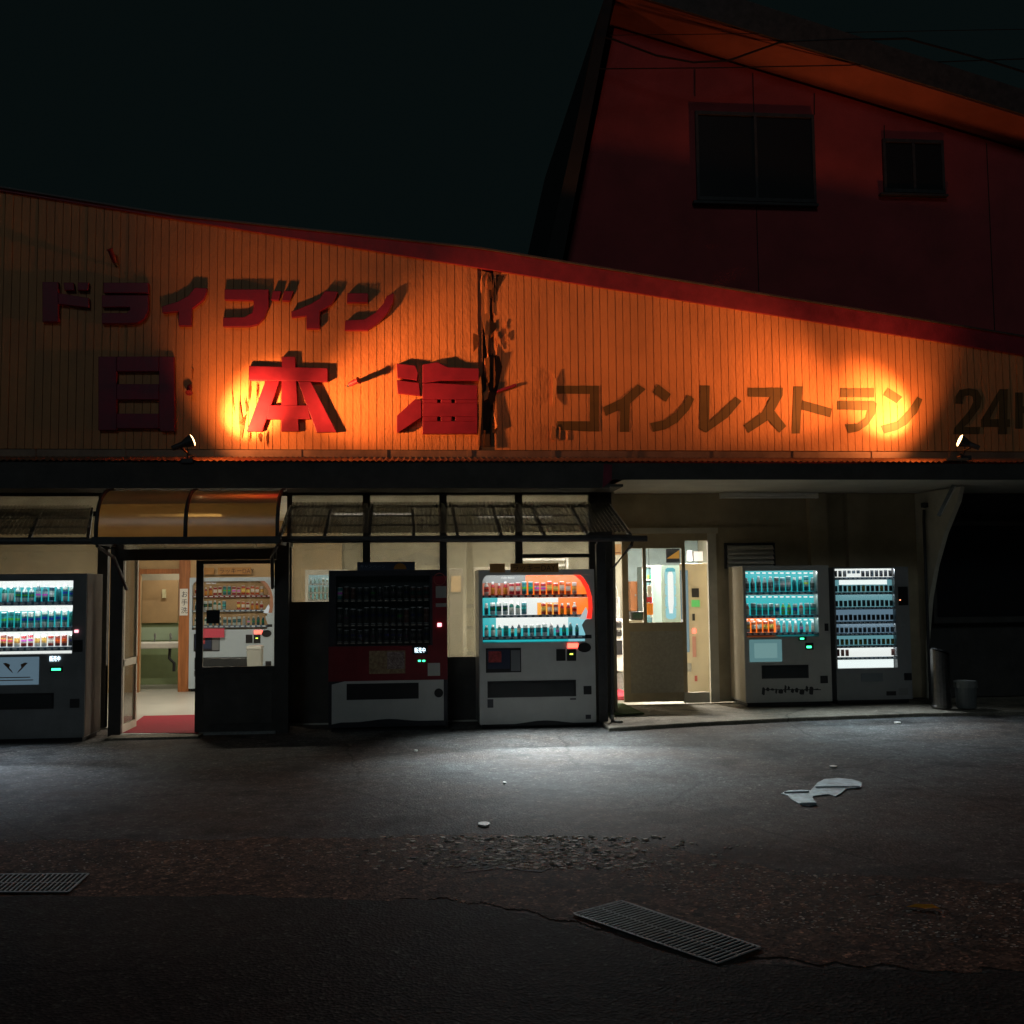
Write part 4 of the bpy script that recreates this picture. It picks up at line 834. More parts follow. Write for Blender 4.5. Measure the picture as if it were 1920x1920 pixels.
# copy of the same machine inside, seen through the porch glass
def copy_tree(o, parent=None):
    if o.type == 'LIGHT': return None
    c = o.copy(); COL.objects.link(c); c.parent = parent
    for ch in list(o.children): copy_tree(ch, c)
    return c
inn = copy_tree(v3.t); p = W(435, 1200, 4.62); inn.location = (p.x, 4.62, .02)
inn['label'] = 'blue grey vending machine with dim display seen through the glass of the entrance porch'; inn['group'] = 'vending machines inside the restaurant'
E_DIM = e_('dim_blue_card', (.10, .17, .22), .6); E_DIM2 = e_('dim_orange_card', (.45, .18, .08), .5); BB = mat('blue_grey_enamel', (.42, .50, .56), .45)
for c in inn.children:
    if c.type == 'MESH' and (c.name.startswith('display_card') or c.name.startswith('curved_trim') or c.name.startswith('cabinet') or c.name.startswith('corner')):
        c.data = c.data.copy(); c.data.materials[0] = {'d': E_DIM, 'c': E_DIM2}[c.name[0]] if not c.name.startswith(('cabinet', 'corner')) else BB
class VP: pass
vi = VP(); vi.o = Vector((p.x, 4.62, .02)); vi.Y = 4.62
vi.r = lambda x0, y0, x1, y1: (lambda a: (a[0]-p.x, a[1]-p.x, a[2]-.02, a[3]-.02))(R_(x0, y0, x1, y1, 4.62))
lucky(vi, (382, 1064, 471, 1077), label='tan lucky day card strip on the dim vending machine inside the porch glass')
v3.frontlight(88, (.86, .97, 1))

# --- lit machine far inside, behind the window left of the red machine
vz = VM('small looking cyan lit vending machine behind the window left of the red one', (572, 1068, 650, 1262), 3.9, .5, M['white_body'], (578, 1078, 640, 1126), .02, 'vending machines inside the restaurant')
vz.back((578, 1078, 640, 1100), E_CYAN); vz.back((578, 1100, 640, 1126), E_TEAL)
for y in (1094, 1110, 1123): vz.shelf(y, 8, 3)
for y in (1094, 1110, 1123): vz.items(y, y-11, 8, K_T)
vz.striplight((1080,), 1.)

# --- white machine under the bay
v4 = VM('white vending machine with teal display standing below the louvre vent', (1396, 1060.5, 1557, 1323), .43, .66, mat('grey_white_enamel', (.42, .41, .38), .45, var=.1, vs=4), (1399, 1070, 1534, 1194), .06)
v4.back((1396, 1070, 1534, 1112), E_TEAL); v4.back((1396, 1116, 1534, 1155), E_TEAL); v4.back((1396, 1159, 1462, 1192), E_ORG); v4.back((1462, 1159, 1534, 1192), E_TEAL)
for y in (1109.5, 1153.5, 1186): v4.shelf(y, 12, 5)
v4.items(1109, 1080, 12, K_M+K_T0); v4.items(1153, 1130, 12, K_M+K_T); v4.items(1186, 1163, 5, K_W, 1399, 1456); v4.items(1186, 1164, 7, K_M+K_T, 1458, 1534)
bm = MB()
for yy in (1073, 1118, 1161):
    for i in range(12):
        a = v4.r(1402+i*11.2, yy, 1407+i*11.2, yy+2.5); bm.box(a[0], a[1], .10, .14, a[2], a[3])
bm.build('spot_row', E_WHITE, v4.t)
v4.striplight((1072, 1117, 1160), .9, (.8, 1, 1)); v4.frontlight(15, (.8, .95, 1))
pl_ = v4.plate((1405, 1199, 1466, 1241), 'poster', e_('cyan_poster', (.20, .42, .44), .45), .006, bevel=.004); v4.plate((1414, 1206, 1457, 1234), 'poster_picture', e_('cyan_poster_light', (.28, .52, .52), .5), .009, bevel=.01)  # poster and picture get their lit look from emission
v4.plate((1497, 1194, 1512, 1201), 'indicator', M['black'], .006); v4.plate((1500, 1196, 1507, 1199), 'led', E_GREEN, .012)
v4.plate((1510, 1205, 1525, 1218), 'card_reader', M['black'], .008); v4.plate((1512, 1211, 1521, 1215), 'led', E_GREEN, .012)
v4.plate((1546, 1169, 1553, 1183), 'coin_slot', M['black'], .006); v4.slot((1428, 1247, 1516, 1272)); v4.plate((1538, 1267, 1552, 1281), 'coin_return', M['black'], .01, bevel=.004)
pt = MB(); xq = 1428; random.seed(11)
for i in range(13):
    wq = random.uniform(4, 10); a = v4.r(xq, 1287+random.uniform(-3, 5), xq+wq, 1296+random.uniform(-2, 8)); pt.prism([(a[0], a[2]+.015), (a[0]+.02, a[2]), (a[1]-.01, a[2]), (a[1], a[3]-.02), (a[1]-.02, a[3]), (a[0]+.01, a[3]-.005)], -.003-.0003*(i % 3), -.0005)
    a = v4.r(xq+wq-1, 1292+random.uniform(-3, 3), xq+wq+3, 1294); pt.box(a[0], a[1], -.0022, -.0005, a[2], a[2]+.012); xq += wq+1.2
pt.build('dark_pattern', M['black'], v4.t)
a = v4.r(1400, 1313, 1560, 1323); n = 20; w_ = a[1]-a[0]
MB().prism([(a[0]+w_*i/n, a[2]+.012+.03*math.exp(-((i/n-.5)/.2)**2)) for i in range(n+1)]+[(a[1], a[2]), (a[0], a[2])], -.0035, -.0005).build('wave_stripe', M['black'], v4.t)
text('side_mark', 'JT', .2, (-v4.w-.002, .30, 1.28), mat('dark_print', (.10, .10, .09), .6), v4.t, rot=(pi/2, 0, -pi/2), ext=.0005)
MB().box(-v4.w-.003, -v4.w-.0005, .02, .64, .07, v4.h-.01).build('side_panel', mat('cream_side', (.62, .56, .44), .5, var=.15, vs=2), v4.t)  # light from the doorway put into a paler, warmer side colour

# --- cigarette style machine
v5 = VM('dark grey vending machine with seven bright rows of small packs beside the wing wall', (1566, 1063, 1707, 1312), .50, .55, mat('charcoal_enamel', (.24, .245, .25), .45, var=.1, vs=5), (1568, 1066, 1680, 1253), .06, group='packet vending machine', cav=.1)
E_PG = e_('grey_lit_card', (.16, .40, .45), .75)
E_PG2 = e_('blue_lit_card', (.20, .34, .46), .55)
rows = [(1069, 1081, 1085, E_WHITE, 0), (1097, 1109, 1113, E_PG, 1), (1125, 1137, 1141, E_PG, 0), (1152, 1163, 1168, E_PG2, 0), (1176, 1186, 1190, E_PG2, 0), (1198, 1209, 1213, E_PG, 0), (1217, 1230, 1235, E_WHITE, 0)]
prev = 1066
PK = []
for c in ((.012, .014, .018), (.02, .03, .04), (.10, .025, .02), (.03, .12, .14), (.3, .25, .05), (.2, .2, .2)):
    mb = MB(); mb.box(-.5, .5, -.2, .2, 0, .75); mb.k = 1; mb.box(-.5, .5, -.2, .2, .7501, 1); PK.append(mb.mesh('pack', [pm(c), pm(tuple(x*.5+.02 for x in c))]))
for ri, (yt, yb_, ys, em, tt) in enumerate(rows):
    v5.back((1566, prev, 1681, ys), em)
    if tt: v5.back((1578, 1087, 1668, 1096), e_('lit_band', (.85, .95, .93), 1.15), 'light_band', .009)
    v5.shelf(ys-3, 13, 4.5); prev = ys+2
    a = v5.r(1568, yt, 1680, yb_); sp = (v5.d[1]-v5.d[0])/13
    for i in range(13):
        if ri == 6 and 2 < i < 12: continue
        if ri == 0 and 2 < i < 6 : hsc = .5
        else: hsc = 1
        o = bpy.data.objects.new('sample_pack', random.choice(PK[:2] if ri in (0, 2, 3, 4) else PK if ri == 1 else PK[4:] if ri == 5 else PK[2:3])); COL.objects.link(o); o.parent = v5.t
        o.location = (v5.d[0]+sp*(i+.5), .06, a[2]+(a[3]-a[2])*(1-hsc)); o.scale = (sp*.62, .05, (a[3]-a[2])*hsc*random.uniform(.9, 1))
v5.back((1566, 1237, 1681, 1253), e_('lit_band', (.85, .95, .93), 1.15), 'light_band', .002)
v5.striplight((1115, 1170, 1215), .5, (.8, .95, 1)); v5.frontlight(15, (.8, .92, 1))
v5.plate((1684, 1100, 1702, 1135), 'control_panel', M['black'], .006); v5.plate((1686, 1124, 1688.5, 1126), 'led', e_('amber_led', (1, .4, .2), 2), .010); v5.plate((1690, 1171, 1697, 1173), 'coin_slot', M['galv'], .008)
v5.plate((1614, 1262, 1655, 1278), 'dispensing_slot', mat('steel_tray', (.16, .18, .2), .4), .01, bevel=.004); v5.plate((1695, 1262, 1709, 1275), 'coin_return', M['black'], .008); v5.plate((1685, 1290, 1703, 1303), 'label', mat('grey_label', (.2, .2, .2), .6), .003); v5.plate((1662, 1296, 1680, 1304), 'label', M['black'], .003)

# ================================================================ THINGS SEEN THROUGH THE SLIDING DOOR
def pxbox(q, Y, dep, name, m_, par, loc, bevel=0, z0=None):
    a = R_(*q, Y); mb = MB().box(a[0]-loc.x, a[1]-loc.x, Y-loc.y, Y-loc.y+dep, (a[2] if z0 is None else z0)-loc.z, a[3]-loc.z); return mb.build(name, m_, par, bevel=bevel)
Yc = 3.4; p = W(1150, 1290, Yc); p.z = .02
t = thing('food_warmer', 'white stacked warmer cabinet with three dark windows inside the bay door', 'cabinet', p)
pxbox((1112, 1160, 1169, 1258), Yc, .5, 'body', M['whitew'], t, p); pxbox((1112, 1262, 1170, 1290), Yc+.02, .45, 'base', M['galv'], t, p, z0=.02)
for q in ((1147, 1165, 1166, 1177), (1147, 1181, 1166, 1193), (1120, 1201, 1167, 1228)): pxbox(q, Yc-.01, .009, 'door_window', M['black'], t, p)
for q in ((1158, 1166, 1162, 1168), (1158, 1182, 1162, 1184)): pxbox(q, Yc-.02, .009, 'handle', M['galv'], t, p)
top = R_(1112, 1160, 1169, 1258, Yc)[3]; pb = W(1152, 1158, Yc+.15); pb.z = top
t = thing('tote_bag', 'grey fabric tote bag standing on the white warmer cabinet', 'bag', pb)
a = R_(1142, 1120, 1163, 1160, Yc+.15); w_ = (a[1]-a[0])/2; h_ = a[3]-top
MB().prism([(-w_, 0), (w_*.9, 0), (w_, h_), (-w_*.85, h_*.96)], -.05, .05).build('body', mat('grey_cloth', (.22, .21, .19), .9, var=.4, vs=12), t, bevel=.01)
MB().tube([(-w_*.5, -.055, h_*.8), (-w_*.5, -.055, h_*1.3), (-w_*.2, -.055, h_*1.52), (w_*.2, -.055, h_*1.52), (w_*.5, -.055, h_*1.3), (w_*.5, -.055, h_*.8)], .008, 6).build('handle', mat('grey_cloth', (.22, .21, .19), .9), t)
p = W(1154, 1040, 3.0); t = thing('orange_sign_box', 'orange box sign with brown stripe hanging above the tote bag', 'sign', p)
pxbox((1142, 1020, 1166, 1035), 3.0, .15, 'panel', e_('orange_box_glow', (.75, .33, .06), .5), t, p); pxbox((1142, 1035.5, 1166, 1037), 3.0, .15, 'stripe', mat('brown_stripe', (.1, .03, .01), .6), t, p); pxbox((1142, 1037.2, 1166, 1040), 3.0, .15, 'lower_strip', e_('orange_box_glow', (.75, .33, .06), .5), t, p)
MB().bar((0, .07, .14), (0, .07, ZS-p.z), .01, .01).build('hanger', M['steel_dark'], t)
p = W(1190, 1146, 5.0); p.z = .02; t = thing('wooden_locker', 'narrow orange brown wooden locker behind the left pane of the sliding door', 'cabinet', p)
pxbox((1182, 1090, 1201, 1146), 5., .4, 'door', M['orangewood'], t, p, bevel=.01); pxbox((1180, 1146.5, 1203, 1200), 4.98, .44, 'base', M['darkwood'], t, p, z0=.02); pxbox((1191, 1114, 1193, 1118), 4.97, .02, 'knob', M['galv'], t, p)
p = W(1196, 1162, 2.0); p.z = .02; t = thing('counter', 'low counter with a small dark monitor just inside the sliding door', 'counter', p)
pxbox((1180, 1163, 1206, 1300), 2., .4, 'body', M['cream'], t, p, z0=.02)
t = thing('monitor', 'small dark green monitor on the counter inside the sliding door', 'monitor', W(1196, 1162.5, 2.05)); p = t.location.copy()
pxbox((1184, 1147, 1207, 1162.5), 2.05, .12, 'casing', M['black'], t, p, bevel=.006); pxbox((1187, 1149, 1204, 1160), 2.04, .008, 'screen', mat('dark_green_screen', (.02, .05, .035), .2), t, p)
p = W(1218, 1097, 2.3); t = thing('hanging_banner', 'narrow hanging banner, white over red over orange, behind the sliding door glass', 'banner', p)
for q, c in (((1214, 1097, 1222, 1119), (.75, .72, .65)), ((1212, 1119.3, 1223, 1130), (.7, .04, .05)), ((1213, 1130.3, 1225, 1153), (.9, .30, .03)), ((1220, 1153.3, 1223, 1158), (.75, .72, .65))): pxbox(q, 2.3, .03, 'panel', mat('banner_cloth', c, .7), t, p, bevel=.01)
MB().tube([(0, .015, 0), (0, .015, ZS-p.z)], .004, 6).build('string', M['rubber'], t)
Yq = 3.0; q0 = R_(1241, 1060, 1281, 1250, Yq); p = Vector(((q0[0]+q0[1])/2, Yq, .02)); t = thing('vending_machine', 'pale teal vending machine with tall lit bottle picture behind the sliding door glass', 'vending machine', p, group='vending machines inside the restaurant')
pxbox((1241, 1060, 1281, 1250), Yq, .6, 'cabinet', mat('pale_teal_enamel', (.35, .48, .46), .4), t, p, z0=.05)
xc = X_(1258, Yq)-p.x; z_ = lambda py: Z_(py, Yq, 1258)-.02
def blob(w2, pts): return [(xc-w2*a, z_(y)) for a, y in pts]+[(xc+w2*a, z_(y)) for a, y in reversed(pts)]
MB().prism(blob(.085, [(.5, 1065), (.9, 1068), (1, 1074), (1, 1094), (.7, 1096), (1, 1099), (1, 1114), (.7, 1117), (1, 1120), (1, 1136), (.7, 1139), (1, 1142), (.9, 1158), (.4, 1161)]), -.012, -.001).build('bottle_picture', E_CYAN, t)
MB().prism(blob(.045, [(.6, 1072), (1, 1078), (1, 1130), (.6, 1150)]), -.016, -.0125).build('bottle_highlight', E_WHITE, t)
MB().prism(blob(.08, [(.5, 1064.5), (.95, 1067), (.95, 1072)]), -.018, -.0165).build('bottle_cap', mat('blue_cap', (.03, .25, .4), .4), t)
p = W(1262, 1055, 1.6); t = thing('hanging_sign', 'small dark square sign with an orange triangle behind the door glass', 'sign', p)
a = R_(1249, 1029, 1274, 1055, 1.6); w_ = (a[1]-a[0])/2; h_ = a[3]-a[2]
MB().box(-w_, w_, 0, .02, 0, h_).build('board', mat('navy_board', (.02, .03, .05), .5), t); MB().prism([(-w_*.95, h_*.3), (w_*.95, h_*.3), (w_*.95, h_*.9)], -.004, -.001).build('triangle', e_('orange_triangle', (.6, .28, .03), .6), t)
MB().tube([(0, .01, h_), (0, .01, ZS-p.z)], .004, 6).build('wire', M['rubber'], t)
# beige machine at the right of the doorway, turned sideways
Yq = 1.75; q0 = R_(1284, 1055, 1322, 1296, Yq); p = Vector(((q0[0]+q0[1])/2+.03, Yq+.35, .06)); t = thing('vending_machine', 'tall beige ticket style machine turned sideways in the open right doorway', 'vending machine', p, rz=radians(-22), group='vending machines inside the restaurant')
w2, hh = (q0[1]-q0[0])/2, q0[3]-.06
MB().box(-w2, w2+.25, -.0, .6, .04, hh).build('cabinet', mat('beige_enamel', (.60, .54, .40), .45, var=.1, vs=4), t, bevel=.01)
MB().box(-w2+.01, w2*-.15, -.012, -.001, .62, hh-.1).build('display_glass', e_('pale_blue_lit_glass', (.22, .36, .40), .6), t)
MB().box(-w2+.02, -w2+.07, -.02, -.0125, .88, 1.1).build('lit_tube', E_WHITE, t)
for (a0, a1, b0, b1, mm, nn) in ((.2, .9, 1.42, 1.55, M['black'], 'lens'), (.15, .95, 1.28, 1.38, e_('green_label', (.15, .75, .15), .6), 'green_label'), (.2, .45, 1.08, 1.18, M['black'], 'coin_slot'), (.2, .5, .9, .96, E_REDL, 'red_light'), (.15, .5, .55, .85, mat('pink_panel', (.5, .25, .2), .5), 'panel'), (-.6, .0, .34, .46, M['galv'], 'tray'), (.3, .55, .2, .28, mat('small_red_label', (.4, .1, .08), .6), 'label')):
    MB().box(w2*a0, w2*a1, -.014, -.001, b0, b1).build(nn, mm, t)

# ================================================================ WASHROOM, NOTICE, BIN
p = W(298, 1205, 5.3); t = thing('sink', 'pale wall basin with pipe below in the green washroom', 'sink', p)
a = R_(240, 1205, 336, 1214, 5.3); MB().box(a[0]-p.x, a[1]-p.x+.3, 0, .45, a[2]-p.z-.02, a[3]-p.z).build('basin', M['whitew'], t, bevel=.02)
MB().tube([(.12, .3, -.1), (.12, .25, -.28), (.2, .25, -.36), (.2, .25, -.5)], .025, 8).build('trap_pipe', M['steel_dark'], t)
for i, dx in enumerate((-.16, .1)): MB().tube([(dx, .38, -.02), (dx, .38, .12), (dx+.04, .24, .14), (dx+.06, .2, .06)], .014, 8).build('tap', M['galv'], t)
a = R_(262, 1176, 336, 1200, 5.9); MB().box(a[0], a[1]+.2, 5.9, 5.93, a[2], a[3]).build('mirror', mat('green_mirror', (.42, .55, .40), .12), None); mo = bpy.context.scene.objects['mirror']; tag(mo, 'low pale green splash mirror above the wash basin', 'mirror')
a = R_(304, 1105, 311, 1121, 6.09); o = MB().box(a[0], a[1], 6.085, 6.11, a[2], a[3]).build('wall_notice', mat('cream_card', (.7, .66, .4), .7)); tag(o, 'tiny cream notice on the tan washroom cupboard', 'notice')
a = R_(337, 1104, 352, 1154, Yp-.07); p = Vector((a[0], Yp-.07, a[2])); t = thing('paper_notice', 'tall white handwritten paper notice on the brown pillar', 'notice', p)
MB().box(0, a[1]-a[0], 0, .006, 0, a[3]-a[2]).build('paper', mat('white_paper', (.68, .66, .6), .8), t)
for i, ch in enumerate('お手洗'): text('handwriting', ch, .11, (.02, -.002, a[3]-a[2]-.13-.13*i), M['black'], t, ext=.0005)
p = W(478, 1250, 4.1); p.z = .02; t = thing('trash_bin', 'grey lidded waste bin in front of the dim machine inside the porch', 'bin', p)
a = R_(464, 1220, 491, 1250, 4.1); w_ = (a[1]-a[0])/2; MB().add([(-w_*.8, -.12, 0), (w_*.8, -.12, 0), (w_*.8, .12, 0), (-w_*.8, .12, 0), (-w_, -.15, a[3]), (w_, -.15, a[3]), (w_, .15, a[3]), (-w_, .15, a[3])], [(0,3,2,1),(4,5,6,7),(0,1,5,4),(1,2,6,5),(2,3,7,6),(3,0,4,7)]).build('body', mat('grey_bin', (.3, .31, .28), .6), t, bevel=.01)
MB().box(-w_*1.03, w_*1.03, -.16, .16, a[3]+.001, a[3]+.06).build('lid', mat('grey_lid', (.42, .43, .40), .5), t, bevel=.015)
a = R_(387, 1144, 412, 1169, Yv+.02); MB().box(a[0], a[1], Yv+.02, Yv+.026, a[2], a[3]).build('black_sticker', M['black'], PO)  # small black square set on the door glass
a = R_(366, 1179, 390, 1196, 4.5); MB().box(a[0], a[1]+.25, 0, .01, 0, a[3]-a[2]).build('poster', mat('pink_poster', (.55, .06, .10), .6)).location = (0, 4.55, a[2]); o = bpy.context.scene.objects['poster'] if 'poster' in bpy.context.scene.objects else None
for ob in bpy.context.scene.objects:
    if ob.name.startswith('poster') and ob.parent is None: tag(ob, 'red and grey poster hung before the dim machine inside the porch', 'poster')

# ================================================================ MATS, LITTER, GRATES, BINS
def flat(pix, z0, z1, name, m_, label, cat, group=None):
    P = [G(x, y, z1) for x, y in pix]; c = sum(P, Vector())/len(P); c.z = z0
    o = MB().slab([(q.x-c.x, q.y-c.y) for q in P], 0, z1-z0).build(name, m_); o.location = c; return tag(o, label, cat, group)
M['redmat'] = mat('red_carpet', (.30, .006, .02), .95, var=.25, vs=14, bump=.5, bs=200)
flat([(226, 1374), (270, 1342), (372, 1340), (372, 1374)], .019, .034, 'door_mat', M['redmat'], 'dark red door mat inside the entrance porch', 'mat')
flat([(1125, 1311), (1125, 1292), (1160, 1291), (1174, 1297), (1174, 1311)], .023, .036, 'door_mat', M['redmat'], 'bright red door mat inside the right sliding door', 'mat')
flat([(1128, 1340), (1136, 1318), (1168, 1318), (1208, 1337)], .061, .075, 'door_mat', mat('green_mat', (.08, .12, .04), .95, var=.3, vs=20, bump=.5, bs=150), 'green doormat on the concrete before the sliding door', 'mat')
z5 = lambda p: (1400+p[0]/4.8, 1400+p[1]/4.8)
pts = [(310,430),(370,402),(480,395),(575,402),(640,330),(700,300),(830,290),(960,305),(1040,330),(1030,372),(900,385),(850,425),(800,455),(735,435),(600,452),(590,462),(630,525),(560,542),(490,532),(420,490),(370,445)]
P = [G(*z5(p)) for p in pts]; c = sum(P, Vector())/len(P)
bm = MB(); bm.slab([(q.x-c.x, q.y-c.y) for q in P], 0, .006); o = bm.build('plastic_sheet', mat('crumpled_pale_blue_plastic', (.42, .56, .62), .35, vs=11, bump=.6, bs=14, col2=(.07, .10, .12))); o.location = (c.x, c.y, .002); tag(o, 'crumpled pale blue plastic sheet lying flat on the asphalt', 'plastic sheet')
fd = MB(); a, b_ = G(*z5((620, 378))), G(*z5((1020, 374))); fd.tube([a-c+Vector((0, 0, .012)), b_-c+Vector((0, 0, .014))], .006, 6); a, b_ = G(*z5((480, 530))), G(*z5((625, 527))); fd.tube([a-c+Vector((0, 0, .012)), b_-c+Vector((0, 0, .014))], .008, 6)
a, b_ = G(*z5((340, 425))), G(*z5((560, 420))); fd.tube([a-c+Vector((0, 0, .01)), b_-c+Vector((0, 0, .012))], .006, 6); fd.build('fold', mat('plastic_fold', (.42, .5, .55), .25), o)
wp_ = mat('white_scrap', (.75, .73, .68), .6)
for (cx, cy, rx, ry, lb) in ((908, 1543.5, 12, 4, 'white oval paper scrap on the asphalt above the gravel'), (1683, 1354, 7, 1.6, 'white paper scrap on the ground right of the packet machine'), (1562, 1436, 8, 1.5, 'thin white scrap behind the plastic sheet'), (780, 1406, 3.5, 1.2, 'tiny white scrap before the red vending machine'), (946, 1466, 3, 1.2, 'tiny pale scrap on the asphalt before the pale grey machine')):
    pp = [(cx+rx*cos(2*pi*i/9)*random.uniform(.8, 1.1), cy+ry*sin(2*pi*i/9)*random.uniform(.8, 1.1)) for i in range(9)]; flat(pp, .003, .014, 'paper_scrap', wp_, lb, 'litter', 'scraps of litter')
p = G(1733, 1704, .005); lf = thing('fallen_leaf', 'curled orange leaf lying on the gravel at right', 'leaf', p)
v = [(-.085, 0, .005), (-.035, .018, .015), (.0, .024, .012), (.04, .018, .018), (.075, -.004, .008), (.04, -.02, .02), (0, -.026, .014), (-.035, -.02, .018), (0, 0, .004)]
MB().add(v, [(0, 1, 8), (1, 2, 8), (2, 3, 8), (3, 4, 8), (4, 5, 8), (5, 6, 8), (6, 7, 8), (7, 0, 8)]).build('blade', mat('orange_leaf', (1, .42, .03), .6, var=.15, vs=30), lf).rotation_euler = (.20, 0, -.35)
MB().tube([(.07, -.025, .01), (.10, -.05, .004)], .002, 5).build('stalk', M['rot'], lf)
M['grate'] = mat('worn_grate_steel', (.52, .55, .56), .6, .2, var=.4, vs=15); M['pit'] = mat('dark_pit', (.004, .004, .004), 1)
def grate(cs, n, label):
    c = [G(x, y, .012) for x, y in cs]; o_ = sum(c, Vector())/4; o_.z = .010; t = thing('drain_grate', label, 'drain grate', o_, group='drain grates')
    q = [Vector((a.x-o_.x, a.y-o_.y, 0)) for a in c]; MB().slab([(a.x, a.y) for a in q], -.002, .0).build('pit', M['pit'], t)  # black sheet under the bars paints the darkness below the grate
    bars = MB()
    for i in range(n+1):
        u = i/n; bars.bar(q[0].lerp(q[3], u)+Vector((0, 0, .003)), q[1].lerp(q[2], u)+Vector((0, 0, .003)), .006, .005)
    bars.build('bars', M['grate'], t)
    fr = MB()
    for i in range(4): fr.bar(q[i]+Vector((0, 0, .0025)), q[(i+1) % 4]+Vector((0, 0, .0025)), .012, .004)
    for u in (.5,): fr.bar(q[0].lerp(q[1], u)+Vector((0, 0, .002)), q[3].lerp(q[2], u)+Vector((0, 0, .002)), .005, .003)
    fr.build('frame', M['grate'], t)
grate([(1075, 1713), (1165, 1689), (1425, 1776), (1345, 1806)], 32, 'steel drain grate set in the road right of centre')
grate([(-150, 1672), (-110, 1640), (166, 1638), (128, 1672)], 30, 'steel drain grate cut by the left edge of the frame')
# ashtray stand and bucket
p = G(1766, 1327, .06); t = thing('ashtray_stand', 'tall cylindrical steel ashtray with slanted top beside the dark wall', 'ashtray', p)
r_ = (W(1783, 1270, p.y).x-W(1750, 1270, p.y).x)/2; h_ = Z_(1216, p.y, 1766)-.06
mb = MB(); mb.lathe([(r_*1.05, 0), (r_*1.05, .03), (r_, .035), (r_, h_*.86)], 20)
mb.build('body', M['steel'], t, smooth=False)
mb = MB(); mb.lathe([(r_*1.01, 0), (r_*1.01, .02), (r_*.9, .022)], 20); o = mb.build('slanted_top', M['black'], t); o.location = (0, 0, h_*.86+.05); o.rotation_euler = (radians(-8), radians(24), 0)
mb = MB(); n = 20
mb.add([(r_*cos(2*pi*k/n), r_*sin(2*pi*k/n), h_*.86+.0005) for k in range(n)]+[(r_*cos(2*pi*k/n), r_*sin(2*pi*k/n), h_*.86+.05-r_*cos(2*pi*k/n)*.44) for k in range(n)], [(k, (k+1) % n, n+(k+1) % n, n+k) for k in range(n)]); mb.build('neck', M['steel'], t)
p = G(1812, 1327, .06); t = thing('bucket', 'small grey lidded bucket on the ground right of the steel ashtray', 'bucket', p)
r_ = (W(1833, 1290, p.y).x-W(1793, 1290, p.y).x)/2; h_ = Z_(1276, p.y, 1812)-.06
MB().lathe([(r_*.82, 0), (r_*.84, .01), (r_*.92, h_*.75)], 20).build('body', mat('grey_bucket', (.16, .17, .17), .5), t, smooth=False)
MB().lathe([(r_, h_*.751), (r_*1.02, h_*.78), (r_*1.0, h_*.98), (r_*.9, h_)], 20).build('lid', mat('grey_bucket_lid', (.2, .21, .2), .5), t)
# small pieces under the machines
for vv, xs in ((v3, (1097,)), (v4, (1404, 1372))):
    pass

# ================================================================ FURNITURE BEHIND THE MIDDLE WINDOWS
def cabinet_in(q, Y, dep, col, lb, extra=None):
    p = W((q[0]+q[2])/2, q[3], Y); p.z = .02; t = thing('arcade_cabinet', lb, 'cabinet', p, group='cabinets inside behind the middle windows')
    pxbox(q, Y, dep, 'body', mat('cabinet_paint', col, .5, var=.15, vs=4), t, p, z0=.02, bevel=.01)
    if extra: pxbox(extra[0], Y-.012, .01, 'panel', extra[1], t, p)
cabinet_in((842, 1066, 868, 1250), 3.0, .5, (.20, .18, .15), 'brown grey cabinet in the gap between the red and pale grey machines', ((846, 1080, 864, 1110), M['tan']))
cabinet_in((889, 1064, 960, 1250), 2.9, .5, (.24, .22, .18), 'taller grey cabinet standing behind the pale grey machine window', ((893, 1072, 955, 1078), M['darkwood']))
p = W(882, 1250, 1.6); p.z = .02; t = thing('interior_post', 'pale vertical post seen between the red and pale grey machines', 'post', p)
pxbox((875, 1010, 888, 1250), 1.6, .12, 'shaft', M['cream'], t, p, z0=.02); a = R_(875, 1010, 888, 1250, 1.6); MB().box(a[0]-p.x, a[1]-p.x, .001, .119, a[3]-p.z+.002, ZS-.03).build('upper_shaft', M['beige'], t)
for zz in (.7, 1.05, 1.35): MB().box(a[0]-p.x-.004, a[1]-p.x+.004, -.006, -.001, zz, zz+.05).build('tape', M['galv'], t)
p = W(1000, 1062, 3.6); t = thing('wall_shelf', 'white bluish shelf with glowing edge behind the fourth window', 'shelf', p)
pxbox((975, 1047, 1060, 1051), 3.6, .3, 'upper_board', M['whitew'], t, p); pxbox((975, 1058, 1060, 1062), 3.6, .3, 'lower_board', M['whitew'], t, p); pxbox((1062, 1040, 1066, 1066), 3.6, .3, 'side', M['whitew'], t, p)
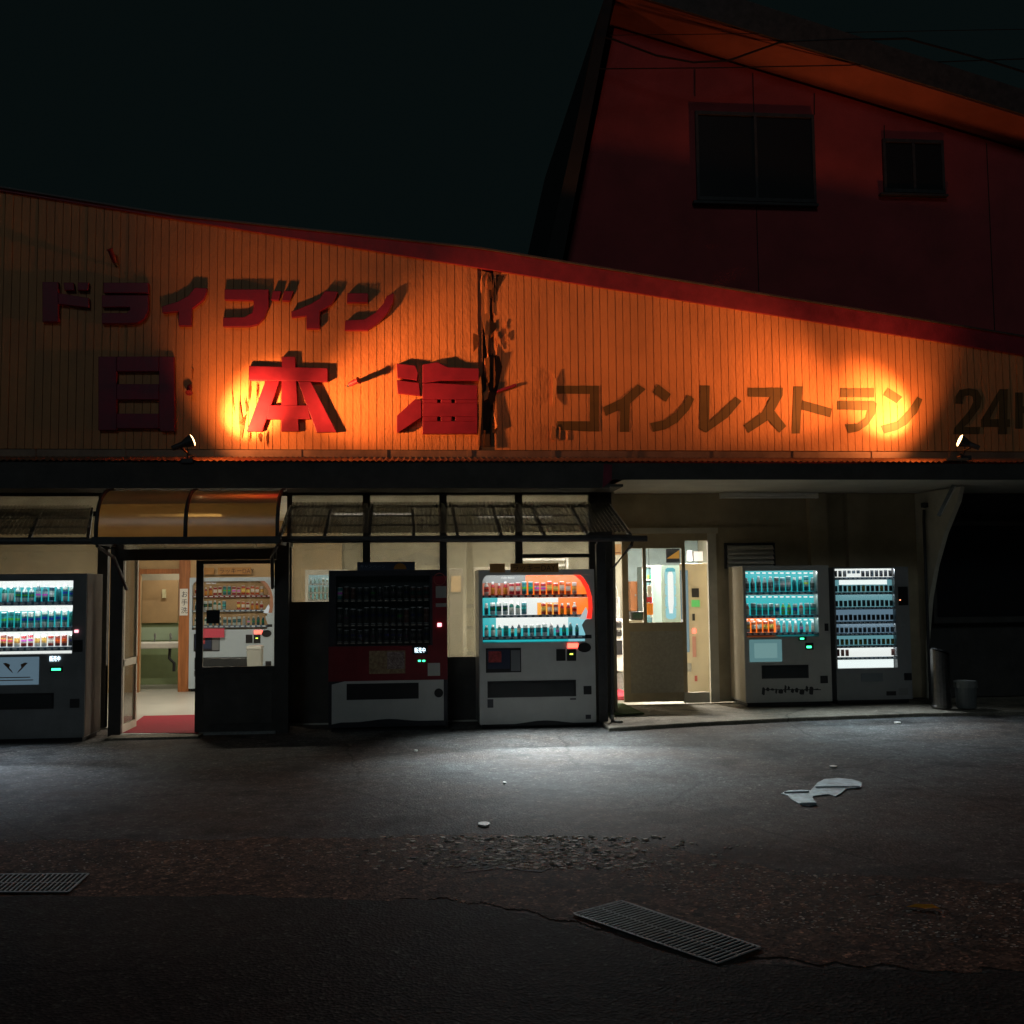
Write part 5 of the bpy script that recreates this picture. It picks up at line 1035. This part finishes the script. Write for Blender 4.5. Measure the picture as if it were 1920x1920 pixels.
p = W(780, 1045, 5.58); a = R_(740, 1035, 830, 1060, 5.58); MB().prism([(a[0], a[2]+.1), ((a[0]+a[1])/2, a[3]), (a[1], a[2]+.12), (a[1]-.1, a[2]), (a[0]+.2, a[2])], 5.57, 5.595).build('fish_cutout', mat('grey_fish_print', (.26, .25, .21), .7, var=.4, vs=15), None)
tag(bpy.data.objects['fish_cutout'], 'grey fish shaped cutout on the rear wall behind the second window', 'wall decoration')

# ---- more inside the bay door, annex details, glass notices
p = W(1226, 1230, 4.3); p.z = .02; t = thing('display_fridge', 'white framed glass fridge with coloured boxes deep behind the sliding door', 'fridge', p)
pxbox((1208, 1062, 1243, 1250), 4.3, .5, 'cabinet', mat('dark_teal_fridge', (.07, .14, .15), .4), t, p, z0=.02)
for q in ((1206, 1060, 1244, 1063), (1206, 1063.3, 1208, 1250), (1224, 1063.3, 1226, 1250), (1242, 1063.3, 1244, 1250), (1208.3, 1086, 1223.7, 1088), (1226.3, 1086, 1241.7, 1088), (1208.3, 1110, 1223.7, 1112)): pxbox(q, 4.25, .045, 'door_frame', M['whitew'], t, p)
random.seed(3)
for i in range(9): x = 1209+i % 3*5; y = 1078+i//3*24; pxbox((x, y, x+3.5, y+7), 4.27, .02, 'boxed_food', mat('boxed_food', (random.random()*.6, random.random()*.5, random.random()*.4), .5), t, p)
a = R_(1176, 1010, 1345, 1300, 5.5); part(MB().box(a[0], 5.19, 5.5, 5.58, .03, ZS-.003), 'rear_panel', mat('teal_grey_panel', (.20, .26, .26), .6, var=.3, vs=2))
for q, c in (((1290, 1032, 1298, 1052), (.3, .3, .3)), ((1301, 1034, 1318, 1052), (.15, .14, .13))): a = R_(*q, 4.0); part(MB().box(a[0], a[1], 4.0, 4.1, a[2], a[3]), 'wall_box', mat('grey_wall_box', c, .6))
for q in ((1305, 380, 1528, 385), (1655, 364, 1771, 368)):
    a, b, c, d = R_(*q, Ya-.05); part(MB().box(a-.04, b+.04, Ya-.09, Ya-.0015, c, d), 'window_sill', M['steel_dark'], A)
for x in (1415, 1850):
    a = W(x, 300, Ya).x; tz_ = i0[1]+(i1[1]-i0[1])*(a-i0[0])/(i1[0]-i0[0])-.05; part(MB().box(a, a+.012, Ya-.006, Ya-.001, 4.2, tz_), 'wall_joint', M['rot'], A)
